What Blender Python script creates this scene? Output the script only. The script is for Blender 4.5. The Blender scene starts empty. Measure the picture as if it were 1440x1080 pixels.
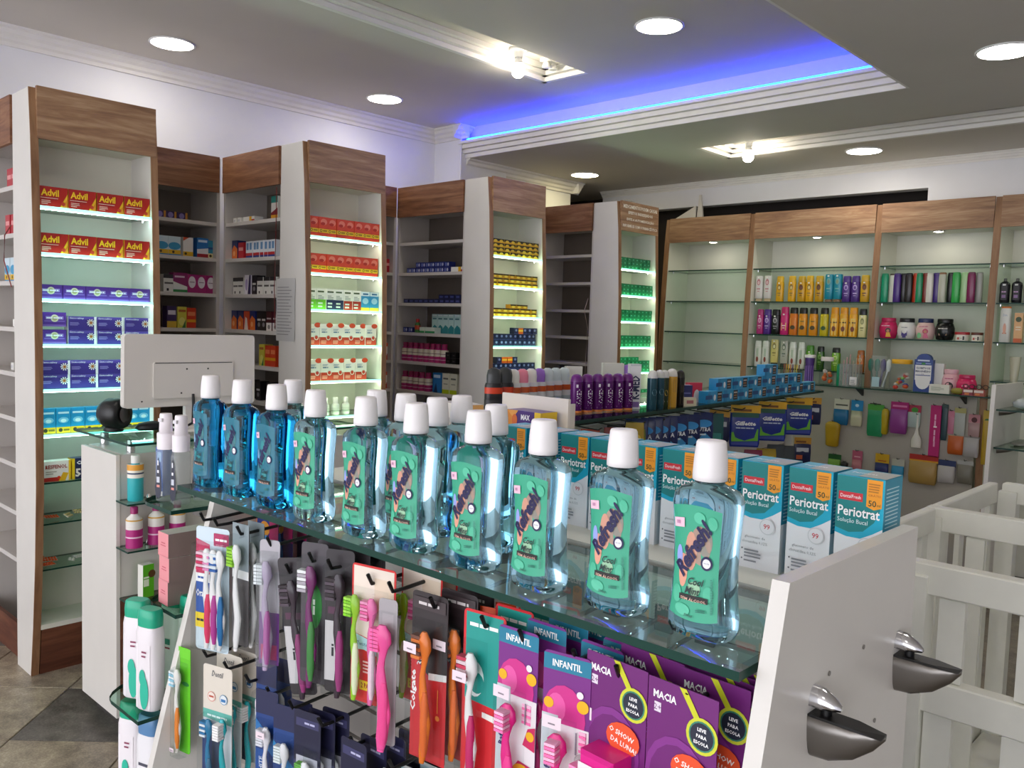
import bpy, math, random
from mathutils import Matrix, Vector
random.seed(7)
S = bpy.context.scene
COL = S.collection
PI = math.pi

# ------------------------------------------------------------------ camera
F_PX = 1203.6                                   # focal length in pixels of the 1440 wide frame
CAM_Z = 1.42
YAW, PITCH, ROLL = 0.7576, 0.07099, 0.0312
def camera():
    cp, sp = math.cos(PITCH), math.sin(PITCH)
    fw = Vector((0, cp, -sp)); rt = Vector((1, 0, 0)); up = rt.cross(fw)
    cr, sr = math.cos(ROLL), math.sin(ROLL)
    r2 = rt * cr + up * sr; u2 = up * cr - rt * sr
    R = Matrix(((math.sin(YAW), math.cos(YAW), 0), (-math.cos(YAW), math.sin(YAW), 0), (0, 0, 1)))
    r2, u2, fw = R @ r2, R @ u2, R @ fw
    M = Matrix(((r2.x, u2.x, -fw.x, 0), (r2.y, u2.y, -fw.y, 0), (r2.z, u2.z, -fw.z, CAM_Z), (0, 0, 0, 1)))
    cam = bpy.data.cameras.new('camera'); ob = bpy.data.objects.new('camera', cam)
    COL.objects.link(ob); ob.matrix_world = M
    cam.sensor_fit = 'HORIZONTAL'; cam.sensor_width = 36.0; cam.lens = F_PX / 1440 * 36.0
    cam.clip_start = 0.02; cam.clip_end = 60
    S.camera = ob
camera()

# ------------------------------------------------------------------ world, exposure
W = bpy.data.worlds.new('world'); S.world = W; W.use_nodes = True
bgn = W.node_tree.nodes['Background']
bgn.inputs['Color'].default_value = (0.93, 0.94, 1.0, 1); bgn.inputs['Strength'].default_value = 1.75
S.view_settings.view_transform = 'Standard'; S.view_settings.look = 'None'
S.view_settings.exposure = 1.0; S.view_settings.gamma = 1.0; S.view_settings.use_curve_mapping = False
S.cycles.use_denoising = True
S.cycles.max_bounces = 14; S.cycles.transmission_bounces = 12; S.cycles.transparent_max_bounces = 32
S.cycles.diffuse_bounces = 5; S.cycles.glossy_bounces = 5
S.cycles.sample_clamp_indirect = 6.0; S.cycles.blur_glossy = 0.5
LAMP = 19.0        # emission of the round ceiling panels
BULB = 40.0        # emission of the bare bulbs
LED = 11.0          # emission of the shelf edge strips
SPOT = 30.0        # emission of the small cabinet spots
COVE = 32.0         # emission of the blue cove strip

# ------------------------------------------------------------------ materials
def lin(h):
    h = h.lstrip('#'); o = []
    for i in (0, 2, 4):
        c = int(h[i:i+2], 16) / 255
        o.append(c / 12.92 if c <= 0.04045 else ((c + 0.055) / 1.055) ** 2.4)
    return (*o, 1.0)
MATS = {}
def P(h, rough=0.45, metal=0.0, spec=0.5, coat=0.0):
    """plain coloured stuff: print, plastic, card"""
    k = (h, rough, metal, spec, coat)
    if k in MATS: return MATS[k]
    m = bpy.data.materials.new('colour_' + h.lstrip('#')); m.use_nodes = True
    b = m.node_tree.nodes['Principled BSDF']
    b.inputs['Base Color'].default_value = lin(h); b.inputs['Roughness'].default_value = rough
    b.inputs['Metallic'].default_value = metal; b.inputs['Specular IOR Level'].default_value = spec
    b.inputs['Coat Weight'].default_value = coat
    m.diffuse_color = lin(h)
    MATS[k] = m
    return m
def nodes_of(name):
    m = bpy.data.materials.new(name); m.use_nodes = True
    nt = m.node_tree
    return m, nt, nt.nodes['Principled BSDF']
def N(nt, t, **kw):
    n = nt.nodes.new(t)
    for k, v in kw.items():
        if k.startswith('i_'): n.inputs[k[2:].replace('_', ' ')].default_value = v
        else: setattr(n, k, v)
    return n
def ramp(nt, stops):
    n = nt.nodes.new('ShaderNodeValToRGB'); e = n.color_ramp.elements
    while len(e) < len(stops): e.new(0.5)
    for el, (p, c) in zip(e, stops): el.position = p; el.color = c
    return n
def painted(name, h, var=0.05, rough=0.55, scale=6.0, bump=0.0):
    m, nt, b = nodes_of(name)
    tc = N(nt, 'ShaderNodeTexCoord'); no = N(nt, 'ShaderNodeTexNoise'); no.inputs['Scale'].default_value = scale; no.inputs['Detail'].default_value = 5
    c = lin(h); d = tuple(x * (1 - var) for x in c[:3]) + (1,); u = tuple(min(1, x * (1 + var)) for x in c[:3]) + (1,)
    r = ramp(nt, [(0.3, d), (0.7, u)])
    nt.links.new(tc.outputs['Object'], no.inputs['Vector']); nt.links.new(no.outputs['Fac'], r.inputs['Fac'])
    nt.links.new(r.outputs['Color'], b.inputs['Base Color']); b.inputs['Roughness'].default_value = rough
    if bump:
        bp = N(nt, 'ShaderNodeBump'); bp.inputs['Strength'].default_value = bump; bp.inputs['Distance'].default_value = 0.01
        nt.links.new(no.outputs['Fac'], bp.inputs['Height']); nt.links.new(bp.outputs['Normal'], b.inputs['Normal'])
    return m
def wood(name, stops, axis=0, rough=0.5):
    m, nt, b = nodes_of(name)
    tc = N(nt, 'ShaderNodeTexCoord'); mp = N(nt, 'ShaderNodeMapping')
    sc = [9.0, 9.0, 9.0]; sc[axis] = 0.9; mp.inputs['Scale'].default_value = sc
    oi = N(nt, 'ShaderNodeObjectInfo'); ml = N(nt, 'ShaderNodeMath', operation='MULTIPLY'); ml.inputs[1].default_value = 37.0
    cmb = N(nt, 'ShaderNodeCombineXYZ')
    nt.links.new(oi.outputs['Random'], ml.inputs[0])
    for s in 'XYZ': nt.links.new(ml.outputs[0], cmb.inputs[s])
    nt.links.new(cmb.outputs[0], mp.inputs['Location'])
    n1 = N(nt, 'ShaderNodeTexNoise'); n1.inputs['Scale'].default_value = 2.2; n1.inputs['Detail'].default_value = 7; n1.inputs['Roughness'].default_value = 0.62; n1.inputs['Distortion'].default_value = 1.1
    n2 = N(nt, 'ShaderNodeTexNoise'); n2.inputs['Scale'].default_value = 12; n2.inputs['Detail'].default_value = 3
    mx = N(nt, 'ShaderNodeMath', operation='MULTIPLY_ADD'); mx.inputs[1].default_value = 0.25
    nt.links.new(tc.outputs['Object'], mp.inputs['Vector'])
    for n in (n1, n2): nt.links.new(mp.outputs['Vector'], n.inputs['Vector'])
    nt.links.new(n2.outputs['Fac'], mx.inputs[0]); nt.links.new(n1.outputs['Fac'], mx.inputs[2])
    r = ramp(nt, [(p, lin(c)) for p, c in stops])
    nt.links.new(mx.outputs[0], r.inputs['Fac']); nt.links.new(r.outputs['Color'], b.inputs['Base Color'])
    b.inputs['Roughness'].default_value = rough
    return m
def glow(name, h, strength):
    m = bpy.data.materials.new(name); m.use_nodes = True; nt = m.node_tree
    nt.nodes.remove(nt.nodes['Principled BSDF'])
    e = N(nt, 'ShaderNodeEmission'); e.inputs['Color'].default_value = lin(h); e.inputs['Strength'].default_value = strength
    nt.links.new(e.outputs[0], nt.nodes['Material Output'].inputs['Surface'])
    return m
def sheet(name, h, tint=0.9, ior=1.45, rough=0.02, milky=0.0):
    """thin clear sheet: see-through with a mirror share"""
    m = bpy.data.materials.new(name); m.use_nodes = True; nt = m.node_tree
    nt.nodes.remove(nt.nodes['Principled BSDF'])
    t = N(nt, 'ShaderNodeBsdfTransparent'); t.inputs['Color'].default_value = lin(h)
    g = N(nt, 'ShaderNodeBsdfGlossy'); g.inputs['Roughness'].default_value = rough
    fr = N(nt, 'ShaderNodeFresnel'); fr.inputs['IOR'].default_value = ior
    mx = N(nt, 'ShaderNodeMixShader'); ge = N(nt, 'ShaderNodeNewGeometry')
    inv = N(nt, 'ShaderNodeMath', operation='SUBTRACT'); inv.inputs[0].default_value = 1.0; mul = N(nt, 'ShaderNodeMath', operation='MULTIPLY')
    nt.links.new(ge.outputs['Backfacing'], inv.inputs[1]); nt.links.new(inv.outputs[0], mul.inputs[0]); nt.links.new(fr.outputs[0], mul.inputs[1])   # the mirror share belongs to the outer face only
    nt.links.new(mul.outputs[0], mx.inputs[0]); nt.links.new(t.outputs[0], mx.inputs[1]); nt.links.new(g.outputs[0], mx.inputs[2])
    last = mx
    if milky:
        d = N(nt, 'ShaderNodeBsdfDiffuse'); d.inputs['Color'].default_value = lin('#e8ecec')
        m2 = N(nt, 'ShaderNodeMixShader'); m2.inputs[0].default_value = milky
        nt.links.new(mx.outputs[0], m2.inputs[1]); nt.links.new(d.outputs[0], m2.inputs[2]); last = m2
    nt.links.new(last.outputs[0], nt.nodes['Material Output'].inputs['Surface'])
    return m
def liquid(name, h, ior=1.33, rough=0.0):
    m, nt, b = nodes_of(name)
    b.inputs['Base Color'].default_value = lin(h); b.inputs['Roughness'].default_value = rough
    b.inputs['Transmission Weight'].default_value = 1.0; b.inputs['IOR'].default_value = ior
    return m
def granite(name, stops, scale=1.0):
    m, nt, b = nodes_of(name)
    tc = N(nt, 'ShaderNodeTexCoord')
    n1 = N(nt, 'ShaderNodeTexNoise'); n1.inputs['Scale'].default_value = 9 * scale; n1.inputs['Detail'].default_value = 8; n1.inputs['Roughness'].default_value = 0.7
    n2 = N(nt, 'ShaderNodeTexVoronoi'); n2.inputs['Scale'].default_value = 160 * scale
    mx = N(nt, 'ShaderNodeMath', operation='MULTIPLY_ADD'); mx.inputs[1].default_value = 0.22
    nt.links.new(tc.outputs['Object'], n1.inputs['Vector']); nt.links.new(tc.outputs['Object'], n2.inputs['Vector'])
    nt.links.new(n2.outputs['Distance'], mx.inputs[0]); nt.links.new(n1.outputs['Fac'], mx.inputs[2])
    r = ramp(nt, [(p, lin(c)) for p, c in stops]); nt.links.new(mx.outputs[0], r.inputs['Fac'])
    nt.links.new(r.outputs['Color'], b.inputs['Base Color']); b.inputs['Roughness'].default_value = 0.35
    return m

WALL = painted('wall_paint', '#e6e6ea', 0.03, 0.75, 3.0)
CEIL = painted('ceiling_paint', '#cfc9c2', 0.03, 0.8, 2.0)
PLASTER = painted('moulding_plaster', '#e9e6e2', 0.03, 0.6, 8.0)
WHITE = painted('white_laminate', '#dcd8d2', 0.03, 0.4, 5.0)
CREAM = painted('cream_laminate', '#dedccf', 0.03, 0.45, 5.0)
GREY = painted('grey_laminate', '#cfc9c4', 0.04, 0.4, 5.0)
PENWHITE = painted('white_painted_wood', '#e4e4da', 0.05, 0.45, 9.0)
WOOD = wood('walnut_laminate', [(0.30, '#5c4030'), (0.48, '#836048'), (0.62, '#9a7557'), (0.8, '#b59473')])
WOODS = wood('reddish_walnut_laminate', [(0.30, '#46291a'), (0.48, '#6d452e'), (0.62, '#85583c'), (0.8, '#9f7353')])
TAUPE = painted('taupe_laminate', '#7d736a', 0.05, 0.5, 5.0)
WOODV = wood('walnut_edge_band', [(0.3, '#6a4a33'), (0.55, '#8a6344'), (0.8, '#a17a58')], axis=2)
WOODD = wood('dark_walnut_laminate', [(0.3, '#3a1e12'), (0.5, '#5a3020'), (0.8, '#7a4a33')])
DARKSPACE = painted('dark_space', '#352f2c', 0.1, 0.8, 3.0)  # shade of the unlit space behind the openings, put into the wall colour
GLASS = sheet('shelf_glass', '#dcefe6', ior=1.5)
TOPGLASS = sheet('counter_glass', '#d6ece4', ior=1.6, milky=0.09)  # the milky share stands in for the pale ceiling reflected in the glass
GEDGE = P('#0f3a30', 0.35, 0, 0.25)
CLEAR = sheet('clear_plastic', '#f4f6f6', ior=1.4, rough=0.06)
MILKY = sheet('milky_plastic', '#f0f2f2', ior=1.4, rough=0.15, milky=0.12)
CHROME = P('#d8d8dc', 0.12, 1.0)
STEEL = P('#8a8682', 0.38, 1.0)
BLACK = P('#0c0c0e', 0.4)
LEDM = glow('shelf_edge_light', '#86f4ee', 1.5)
LEDW = glow('shelf_strip_light', '#ccfff6', LED)
LEDG = glow('shelf_edge_light_mint', '#8cf8cc', 1.4)
LEDY = glow('shelf_strip_light_warm', '#f6ffdc', LED)
LAMPM = glow('lamp_panel_light', '#fff8ec', LAMP)
WARMM = glow('lamp_panel_warm_light', '#fff0b8', LAMP * 0.8)
BULBM = glow('bulb_light', '#fff4dc', BULB)
SPOTM = glow('cabinet_spot_light', '#fffbe8', SPOT)
COVEM = glow('blue_cove_light', '#0a30ff', COVE)
MINT = liquid('clear_mint_liquid', '#abdaee', 1.31)
BLUEL = liquid('blue_mint_liquid', '#2aa6e6', 1.30)
TILE_T = granite('tan_granite', [(0.28, '#3f382e'), (0.5, '#7d7263'), (0.7, '#a2957f'), (0.9, '#c7bda8')])
TILE_D = granite('dark_granite', [(0.28, '#26231f'), (0.5, '#4a4540'), (0.75, '#6e6962'), (0.95, '#8f8a80')])
FLOORM = granite('floor_granite', [(0.28, '#353029'), (0.5, '#6a6157'), (0.75, '#8d8373'), (0.95, '#aca290')])

# ------------------------------------------------------------------ mesh builder
_txt = {}
def text_mesh(s, res=2, bold=0.0, shear=0.0, space=1.0):
    k = (s, res, bold, shear, space)
    if k in _txt: return _txt[k]
    cu = bpy.data.curves.new('lettering', 'FONT'); cu.body = s; cu.size = 1.0; cu.resolution_u = res
    cu.align_x = 'CENTER'; cu.align_y = 'CENTER'; cu.offset = bold; cu.shear = shear; cu.space_character = space
    ob = bpy.data.objects.new('lettering', cu)
    me = bpy.data.meshes.new_from_object(ob)
    vs = [(v.co.x, v.co.y) for v in me.vertices]; fs = [tuple(p.vertices) for p in me.polygons]
    bpy.data.objects.remove(ob); bpy.data.meshes.remove(me); bpy.data.curves.remove(cu)
    if vs:
        y0 = min(v[1] for v in vs); y1 = max(v[1] for v in vs); x0 = min(v[0] for v in vs); x1 = max(v[0] for v in vs)
        cx, cy = (x0 + x1) / 2, (y0 + y1) / 2
        vs = [(a - cx, b - cy) for a, b in vs]; wh = (x1 - x0, y1 - y0)
    else: wh = (1, 1)
    _txt[k] = (vs, fs, wh)
    return _txt[k]

class MB:
    def __init__(s): s.v = []; s.f = []; s.m = []; s.s = []; s.mats = []
    def mi(s, mat):
        if mat not in s.mats: s.mats.append(mat)
        return s.mats.index(mat)
    def add(s, vs, fs, mat, smooth=False):
        o = len(s.v); s.v += [tuple(p) for p in vs]; i = s.mi(mat)
        for f in fs: s.f.append(tuple(o + k for k in f)); s.m.append(i); s.s.append(smooth)
        return s
    def box(s, x0, x1, y0, y1, z0, z1, mat):
        vs = [(x, y, z) for z in (z0, z1) for y in (y0, y1) for x in (x0, x1)]
        return s.add(vs, [(0, 2, 3, 1), (4, 5, 7, 6), (0, 1, 5, 4), (2, 6, 7, 3), (0, 4, 6, 2), (1, 3, 7, 5)], mat)
    def slab(s, x0, x1, y0, y1, z0, z1, mat, edge):
        """glass plate: faces in mat, rim in edge"""
        vs = [(x, y, z) for z in (z0, z1) for y in (y0, y1) for x in (x0, x1)]
        s.add(vs, [(0, 2, 3, 1), (4, 5, 7, 6)], mat)
        return s.add(vs, [(0, 1, 5, 4), (2, 6, 7, 3), (0, 4, 6, 2), (1, 3, 7, 5)], edge)
    def prism(s, poly, a0, a1, mat, axis='z', side=None, smooth=False):
        """poly of 2-D points pushed along an axis; (x,y) for z, (y,z) for x, (x,z) for y"""
        def p3(p, a):
            return {'z': (p[0], p[1], a), 'x': (a, p[0], p[1]), 'y': (p[0], a, p[1])}[axis]
        n = len(poly)
        s.add([p3(p, a0) for p in poly] + [p3(p, a1) for p in poly], [tuple(range(n - 1, -1, -1)), tuple(range(n, 2 * n))], mat)
        s.add([p3(p, a0) for p in poly] + [p3(p, a1) for p in poly], [(i, (i + 1) % n, n + (i + 1) % n, n + i) for i in range(n)], side or mat, smooth)
        return s
    def loft(s, rings, mat, caps=True, smooth=True):
        n = len(rings[0]); vs = [p for r in rings for p in r]; fs = []
        for k in range(len(rings) - 1):
            for i in range(n): fs.append((k*n+i, k*n+(i+1) % n, (k+1)*n+(i+1) % n, (k+1)*n+i))
        s.add(vs, fs, mat, smooth)
        if caps: s.add(list(rings[0]) + list(rings[-1]), [tuple(range(n - 1, -1, -1)), tuple(range(n, 2 * n))], mat)
        return s
    def lathe(s, prof, mat, n=16, c=(0, 0), caps=True, smooth=True, sx=1.0, sy=1.0):
        return s.loft([[(c[0] + sx*r*math.cos(2*PI*i/n), c[1] + sy*r*math.sin(2*PI*i/n), z) for i in range(n)] for r, z in prof], mat, caps, smooth)
    def tube(s, path, r, mat, n=8, caps=True):
        rings = []; path = [Vector(p) for p in path]
        for i, p in enumerate(path):
            d = (path[min(i+1, len(path)-1)] - path[max(i-1, 0)]).normalized()
            a = d.cross(Vector((0, 0, 1)));
            if a.length < 1e-3: a = d.cross(Vector((1, 0, 0)))
            a.normalize(); b = d.cross(a)
            rr = r[i] if isinstance(r, (list, tuple)) else r
            rings.append([tuple(p + a*rr*math.cos(2*PI*k/n) + b*rr*math.sin(2*PI*k/n)) for k in range(n)])
        return s.loft(rings, mat, caps)
    def poly(s, pts, mat): return s.add(pts, [tuple(range(len(pts)))], mat)
    def mesh(s, name):
        me = bpy.data.meshes.new(name); me.from_pydata(s.v, [], s.f)
        for m in s.mats: me.materials.append(m)
        me.polygons.foreach_set('material_index', s.m); me.polygons.foreach_set('use_smooth', s.s); me.update()
        return me
    def build(s, name, parent=None, loc=(0, 0, 0), rz=0.0):
        return link(bpy.data.objects.new(name, s.mesh(name)), parent, loc, rz)
HOLD = False
PROTO = []
def link(ob, parent=None, loc=(0, 0, 0), rz=0.0):
    ob.location = loc; ob.rotation_euler = (0, 0, rz)
    if parent is not None: ob.parent = parent
    if HOLD: PROTO.append(ob)
    else: COL.objects.link(ob)
    return ob
def tag(o, label, cat=None, group=None, kind=None):
    o['label'] = label
    if cat: o['category'] = cat
    if group: o['group'] = group
    if kind: o['kind'] = kind
    return o
def empty(name, loc=(0, 0, 0), rz=0.0):
    e = bpy.data.objects.new(name, None); e.empty_display_size = 0.05
    return link(e, None, loc, rz)
def thing(name, label, cat, loc=(0, 0, 0), rz=0.0, group=None): return tag(empty(name, loc, rz), label, cat, group)
def structure(mb, name, label, parent=None, loc=(0, 0, 0)):
    o = mb.build(name, parent, loc); o['kind'] = 'structure'
    if parent is None: o['label'] = label
    return o
class held:
    """things made inside stay out of the scene: patterns to copy"""
    def __enter__(s): global HOLD; HOLD = True
    def __exit__(s, *a): global HOLD; HOLD = False
def put(proto, x, y, z, rz=0.0, label=None, group=None, cat=None, tilt=None, sc=None, name=None):
    c = proto.copy(); COL.objects.link(c); c.location = (x, y, z)
    c.rotation_euler = (tilt[0], tilt[1], rz) if tilt else (0, 0, rz)
    if sc: c.scale = sc if isinstance(sc, tuple) else (sc, sc, sc)
    if name: c.name = name
    if label: c['label'] = label
    if group: c['group'] = group
    if cat: c['category'] = cat
    def kids(src, dst):
        for k in src.children:
            d = k.copy(); COL.objects.link(d); d.parent = dst; kids(k, d)
    kids(proto, c)
    return c

# ------------------------------------------------------------------ flat print on a front face (x right, z up, face looks to -y)
def art(mb, items, w, h, y, fn=None, step=0.00018, x0=None):
    """items in fractions of w,h measured from the lower left"""
    X0 = -w / 2 if x0 is None else x0
    for k, it in enumerate(items):
        yy = y - step * (k + 1)
        g = (lambda u, v: (X0 + u * w, yy, v * h)) if fn is None else (lambda u, v: fn(u, v, step * (k + 1)))
        t = it[0]
        if t == 'r':
            _, a, b, c, d, col = it[:6]; mb.poly([g(a, b), g(c, b), g(c, d), g(a, d)], P(col))
        elif t == 'p': mb.poly([g(*q) for q in it[1]], P(it[2]))
        elif t == 'c':
            _, u, v, r, col = it[:5]; n = it[5] if len(it) > 5 else 14
            mb.poly([g(u + r*math.cos(2*PI*i/n) * h / w, v + r*math.sin(2*PI*i/n)) for i in range(n)], P(col))
        elif t == 'e':
            _, u, v, ru, rv, col = it[:6]; mb.poly([g(u + ru*math.cos(2*PI*i/16), v + rv*math.sin(2*PI*i/16)) for i in range(16)], P(col))
        elif t == 't':
            # 't', text, u, v, cap-height as share of h, colour, dict(rot, bold, fit, res, shear)
            _, s, u, v, sz, col = it[:6]; o = it[6] if len(it) > 6 else {}
            if s[0] == '~':          # print too small to read: a row of short dashes
                n = len(s); vs = []; fs = []; wh = (.55 * n, .7); q = -wh[0] / 2
                for j in range(0, n, 3):
                    e = min(n, j + 3) * .55 - .2; o4 = len(vs)
                    vs += [(q + j*.55, -.2), (q + e, -.2), (q + e, .2), (q + j*.55, .2)]; fs.append((o4, o4+1, o4+2, o4+3))
            else: vs, fs, wh = text_mesh(s, o.get('res', 1), o.get('bold', 0.0), o.get('shear', 0.0), o.get('space', 1.0))
            k2 = sz * h / max(wh[1], 0.3); kx = k2
            if 'fit' in o: kx = o['fit'] * w / wh[0]
            ca, sa = math.cos(o.get('rot', 0)), math.sin(o.get('rot', 0))
            P3 = []
            for a, b in vs:
                a *= kx; b *= k2
                P3.append(g(u + (a*ca - b*sa) / w, v + (a*sa + b*ca) / h))
            mb.add(P3, fs, P(col))
    return mb
def lines(u0, u1, v0, v1, n, col, seed=1, gap=0.5):
    """small print as thin bars"""
    r = random.Random(seed); dv = (v1 - v0) / n
    return [('r', u0, v0 + i*dv, u0 + (u1-u0) * (0.6 + 0.4*r.random()), v0 + i*dv + dv*gap, col) for i in range(n)]
def carton(name, w, h, d, base, items=(), top=None, side=None, cat='carton', label='', group=None, sideart=()):
    """box with printed front; base point at the front bottom middle, body behind it"""
    mb = MB(); B = P(base, 0.35); T = P(top or base, 0.35); Sd = P(side or base, 0.35)
    vs = [(x, y, z) for z in (0, h) for y in (0, d) for x in (-w/2, w/2)]
    mb.add(vs, [(0, 1, 5, 4), (2, 6, 7, 3)], B); mb.add(vs, [(0, 2, 3, 1), (4, 5, 7, 6)], T); mb.add(vs, [(0, 4, 6, 2), (1, 3, 7, 5)], Sd)
    art(mb, items, w, h, 0)
    o = mb.build(name); tag(o, label, cat, group)
    return o

# ================================================================== THE ROOM
ZH, ZL = 2.745, 2.54                       # raised ceiling, lower ceiling
mb = MB(); mb.box(-3.2, 6.3, -3.1, 5.7, -0.12, -0.006, FLOORM)
floor = structure(mb, 'floor', 'grey and tan granite floor laid in diagonal tiles')
with held():
    tp = {}
    for k, m in (('t', TILE_T), ('d', TILE_D)):
        mb = MB(); h = 0.198
        mb.loft([[(-h, -h, 0), (h, -h, 0), (h, h, 0), (-h, h, 0)], [(-h, -h, 0.009), (h, -h, 0.009), (h, h, 0.009), (-h, h, 0.009)],
                 [(-h+.002, -h+.002, 0.011), (h-.002, -h+.002, 0.011), (h-.002, h-.002, 0.011), (-h+.002, h-.002, 0.011)]], m, True, False)
        tp[k] = mb.build('tile')
rt = random.Random(3)
for i in range(-12, 13):
    for j in range(-12, 13):
        x = 1.15 + (i - j) * 0.2828; y = 3.05 + (i + j) * 0.2828
        if -1.2 < x < 3.4 and 1.55 < y < 4.4:
            c = tp['d' if (i % 2 == 0 and j % 2 == 0) or rt.random() < 0.12 else 't'].copy(); COL.objects.link(c)
            c.parent = floor; c.location = (x, y, -0.011); c.rotation_euler = (0, 0, PI/4 + PI/2 * rt.randrange(4))

def wallbox(name, label, *boxes):
    mb = MB()
    for b in boxes: mb.box(*b)
    return structure(mb, name, label)
wallbox('wall_left', 'white painted wall rising behind the medicine towers', (-3.2, 4.05, 4.65, 4.75, 0, ZH, WALL))
wallbox('wall_column', 'white square column in the corner under the blue cove', (4.05, 4.5, 4.38, 4.75, 0, ZH, WALL))
wallbox('wall_left_far', 'short white wall beyond the column under the lower ceiling', (4.5, 5.28, 4.42, 5.6, 0, ZL, WALL))
wallbox('wall_alcove', 'dark wall at the end of the passage beside the back wall', (5.28, 6.2, 5.6, 5.7, 0, ZL, DARKSPACE), (6.1, 6.2, 4.5, 5.6, 0, ZL, DARKSPACE))
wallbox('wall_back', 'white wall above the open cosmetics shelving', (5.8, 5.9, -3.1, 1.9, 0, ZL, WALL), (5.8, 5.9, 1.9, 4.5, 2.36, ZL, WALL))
wallbox('wall_back_recess', 'dark recess wall showing as a band above the wooden headers', (6.1, 6.2, 1.8, 4.5, 0, ZL, DARKSPACE), (5.9, 6.1, 1.8, 1.9, 0, ZL, DARKSPACE))
wallbox('wall_right', 'white wall of the shop beside the white slatted pen', (-3.2, 5.8, -3.1, -3.0, 0, ZL, WALL))

mb = MB()
for b in ((-3.2, 0.3, 1.45, 4.75), (3.6, 4.2, 1.45, 4.75), (0.3, 3.6, 1.45, 2.92), (0.3, 3.6, 3.23, 4.75)): mb.box(*b, ZH, 2.95, CEIL)
mb.box(0.3, 3.6, 2.92, 3.23, 2.82, 2.95, CEIL)
structure(mb, 'ceiling', 'raised grey painted ceiling with a long lamp slot')
mb = MB()
for b in ((4.10, 4.70, -3.1, 5.7), (5.10, 6.3, -3.1, 5.7), (4.70, 5.10, 2.93, 5.7), (4.70, 5.10, -3.1, -1.0), (-3.2, 4.10, -3.1, 1.45)): mb.box(*b, ZL, 2.95, CEIL)
mb.box(4.70, 5.10, -1.0, 2.93, 2.61, 2.95, CEIL)
structure(mb, 'ceiling_lower', 'lower painted ceiling around the raised tray')
# crown mouldings
def crown(sign, p0, z1, k=1.0):
    pts = [(0, -.085), (.014, -.085), (.018, -.068), (.034, -.060), (.038, -.044), (.056, -.034), (.06, -.016), (.078, -.010), (.08, 0), (0, 0)]
    return [(p0 + sign * a * k, z1 + b * k) for a, b in pts]
mb = MB(); mb.prism(crown(-1, 4.65, ZH), -3.2, 4.05, PLASTER, 'x')
mb.prism(crown(-1, 4.05, ZH), 4.30, 4.65, PLASTER, 'y'); mb.prism(crown(-1, 4.38, ZH), 3.97, 4.10, PLASTER, 'x')
structure(mb, 'trim_1', 'white crown moulding along the top of the left wall')
mb = MB(); mb.prism(crown(-1, 4.42, ZL), 4.10, 5.36, PLASTER, 'x'); mb.prism(crown(1, 5.28, ZL), 4.34, 5.5, PLASTER, 'y')
structure(mb, 'trim_2', 'white crown moulding on the short wall beyond the column')
mb = MB(); mb.prism(crown(-1, 5.8, ZL, 0.55), -3.0, 4.5, PLASTER, 'y')
structure(mb, 'trim_3', 'thin white crown moulding along the back wall')
# stepped moulding of the tray with the blue strip lying on it
mb = MB(); st = [(0.0, 0.028, 0.012), (0.028, 0.056, 0.034), (0.056, 0.084, 0.058), (0.084, 0.104, 0.078)]
for a, b, o in st:
    mb.box(4.10 - o, 4.10, 1.45, 4.38, ZL + a, ZL + b - 0.004, PLASTER); mb.box(4.10 - o + .006, 4.10, 1.45, 4.38, ZL + b - .004, ZL + b, PLASTER)
    mb.box(-3.2, 4.10, 1.45, 1.45 + o, ZL + a, ZL + b, PLASTER)
cove = structure(mb, 'trim_4', 'stepped white moulding edging the raised ceiling tray')
mb = MB(); mb.box(4.026, 4.036, 1.55, 4.3, ZL + .1045, ZL + .112, COVEM)
tag(mb.build('cove_light_strip'), 'glowing blue light strip lying on the stepped ceiling moulding', 'light strip')
mb = MB()
for k in range(3):
    z0, z1 = ZH + .026*k, ZH + .026*(k+1); o = .026*(k+1)
    mb.box(0.3, 3.6, 3.23 - o, 3.23, z0, z1 - .004, PLASTER); mb.box(3.6 - o, 3.6, 2.92, 3.23, z0, z1 - .004, PLASTER)
    mb.box(0.3, 3.6, 3.23 - o + .005, 3.23, z1 - .004, z1, PLASTER); mb.box(3.6 - o + .005, 3.6, 2.92, 3.23, z1 - .004, z1, PLASTER)
structure(mb, 'trim_5', 'stepped white moulding inside the long lamp slot')
mb = MB()
for k in range(3):
    z0, z1 = ZL + .023*k, ZL + .023*(k+1); o = .03*(k+1)
    mb.box(5.10 - o, 5.10, -1.0, 2.93, z0, z1 - .004, PLASTER); mb.box(4.70, 5.10, 2.93 - o, 2.93, z0, z1 - .004, PLASTER)
    mb.box(5.10 - o + .005, 5.10, -1.0, 2.93, z1 - .004, z1, PLASTER); mb.box(4.70, 5.10, 2.93 - o + .005, 2.93, z1 - .004, z1, PLASTER)
structure(mb, 'trim_6', 'stepped white moulding inside the lamp slot of the lower ceiling')
# pipe at the column, loose boards over the back shelving
mb = MB(); mb.tube([(4.035, 4.365, 0.0), (4.035, 4.365, 2.66)], .008, P('#e8e8e8', .3), 8)
tag(mb.build('conduit_pipe'), 'thin white conduit running down the corner of the column', 'pipe')
mb = MB(); mb.prism([(3.50, 2.24), (3.56, 2.24), (3.545, 2.44), (3.53, 2.44)], 5.76, 5.775, WHITE, 'x'); mb.prism([(3.57, 2.24), (3.78, 2.25), (3.77, 2.262), (3.57, 2.36)], 5.762, 5.773, WHITE, 'x')
tag(mb.build('ceiling_strut'), 'white wedge strut standing on the header of the empty cabinet', 'strut')

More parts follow.
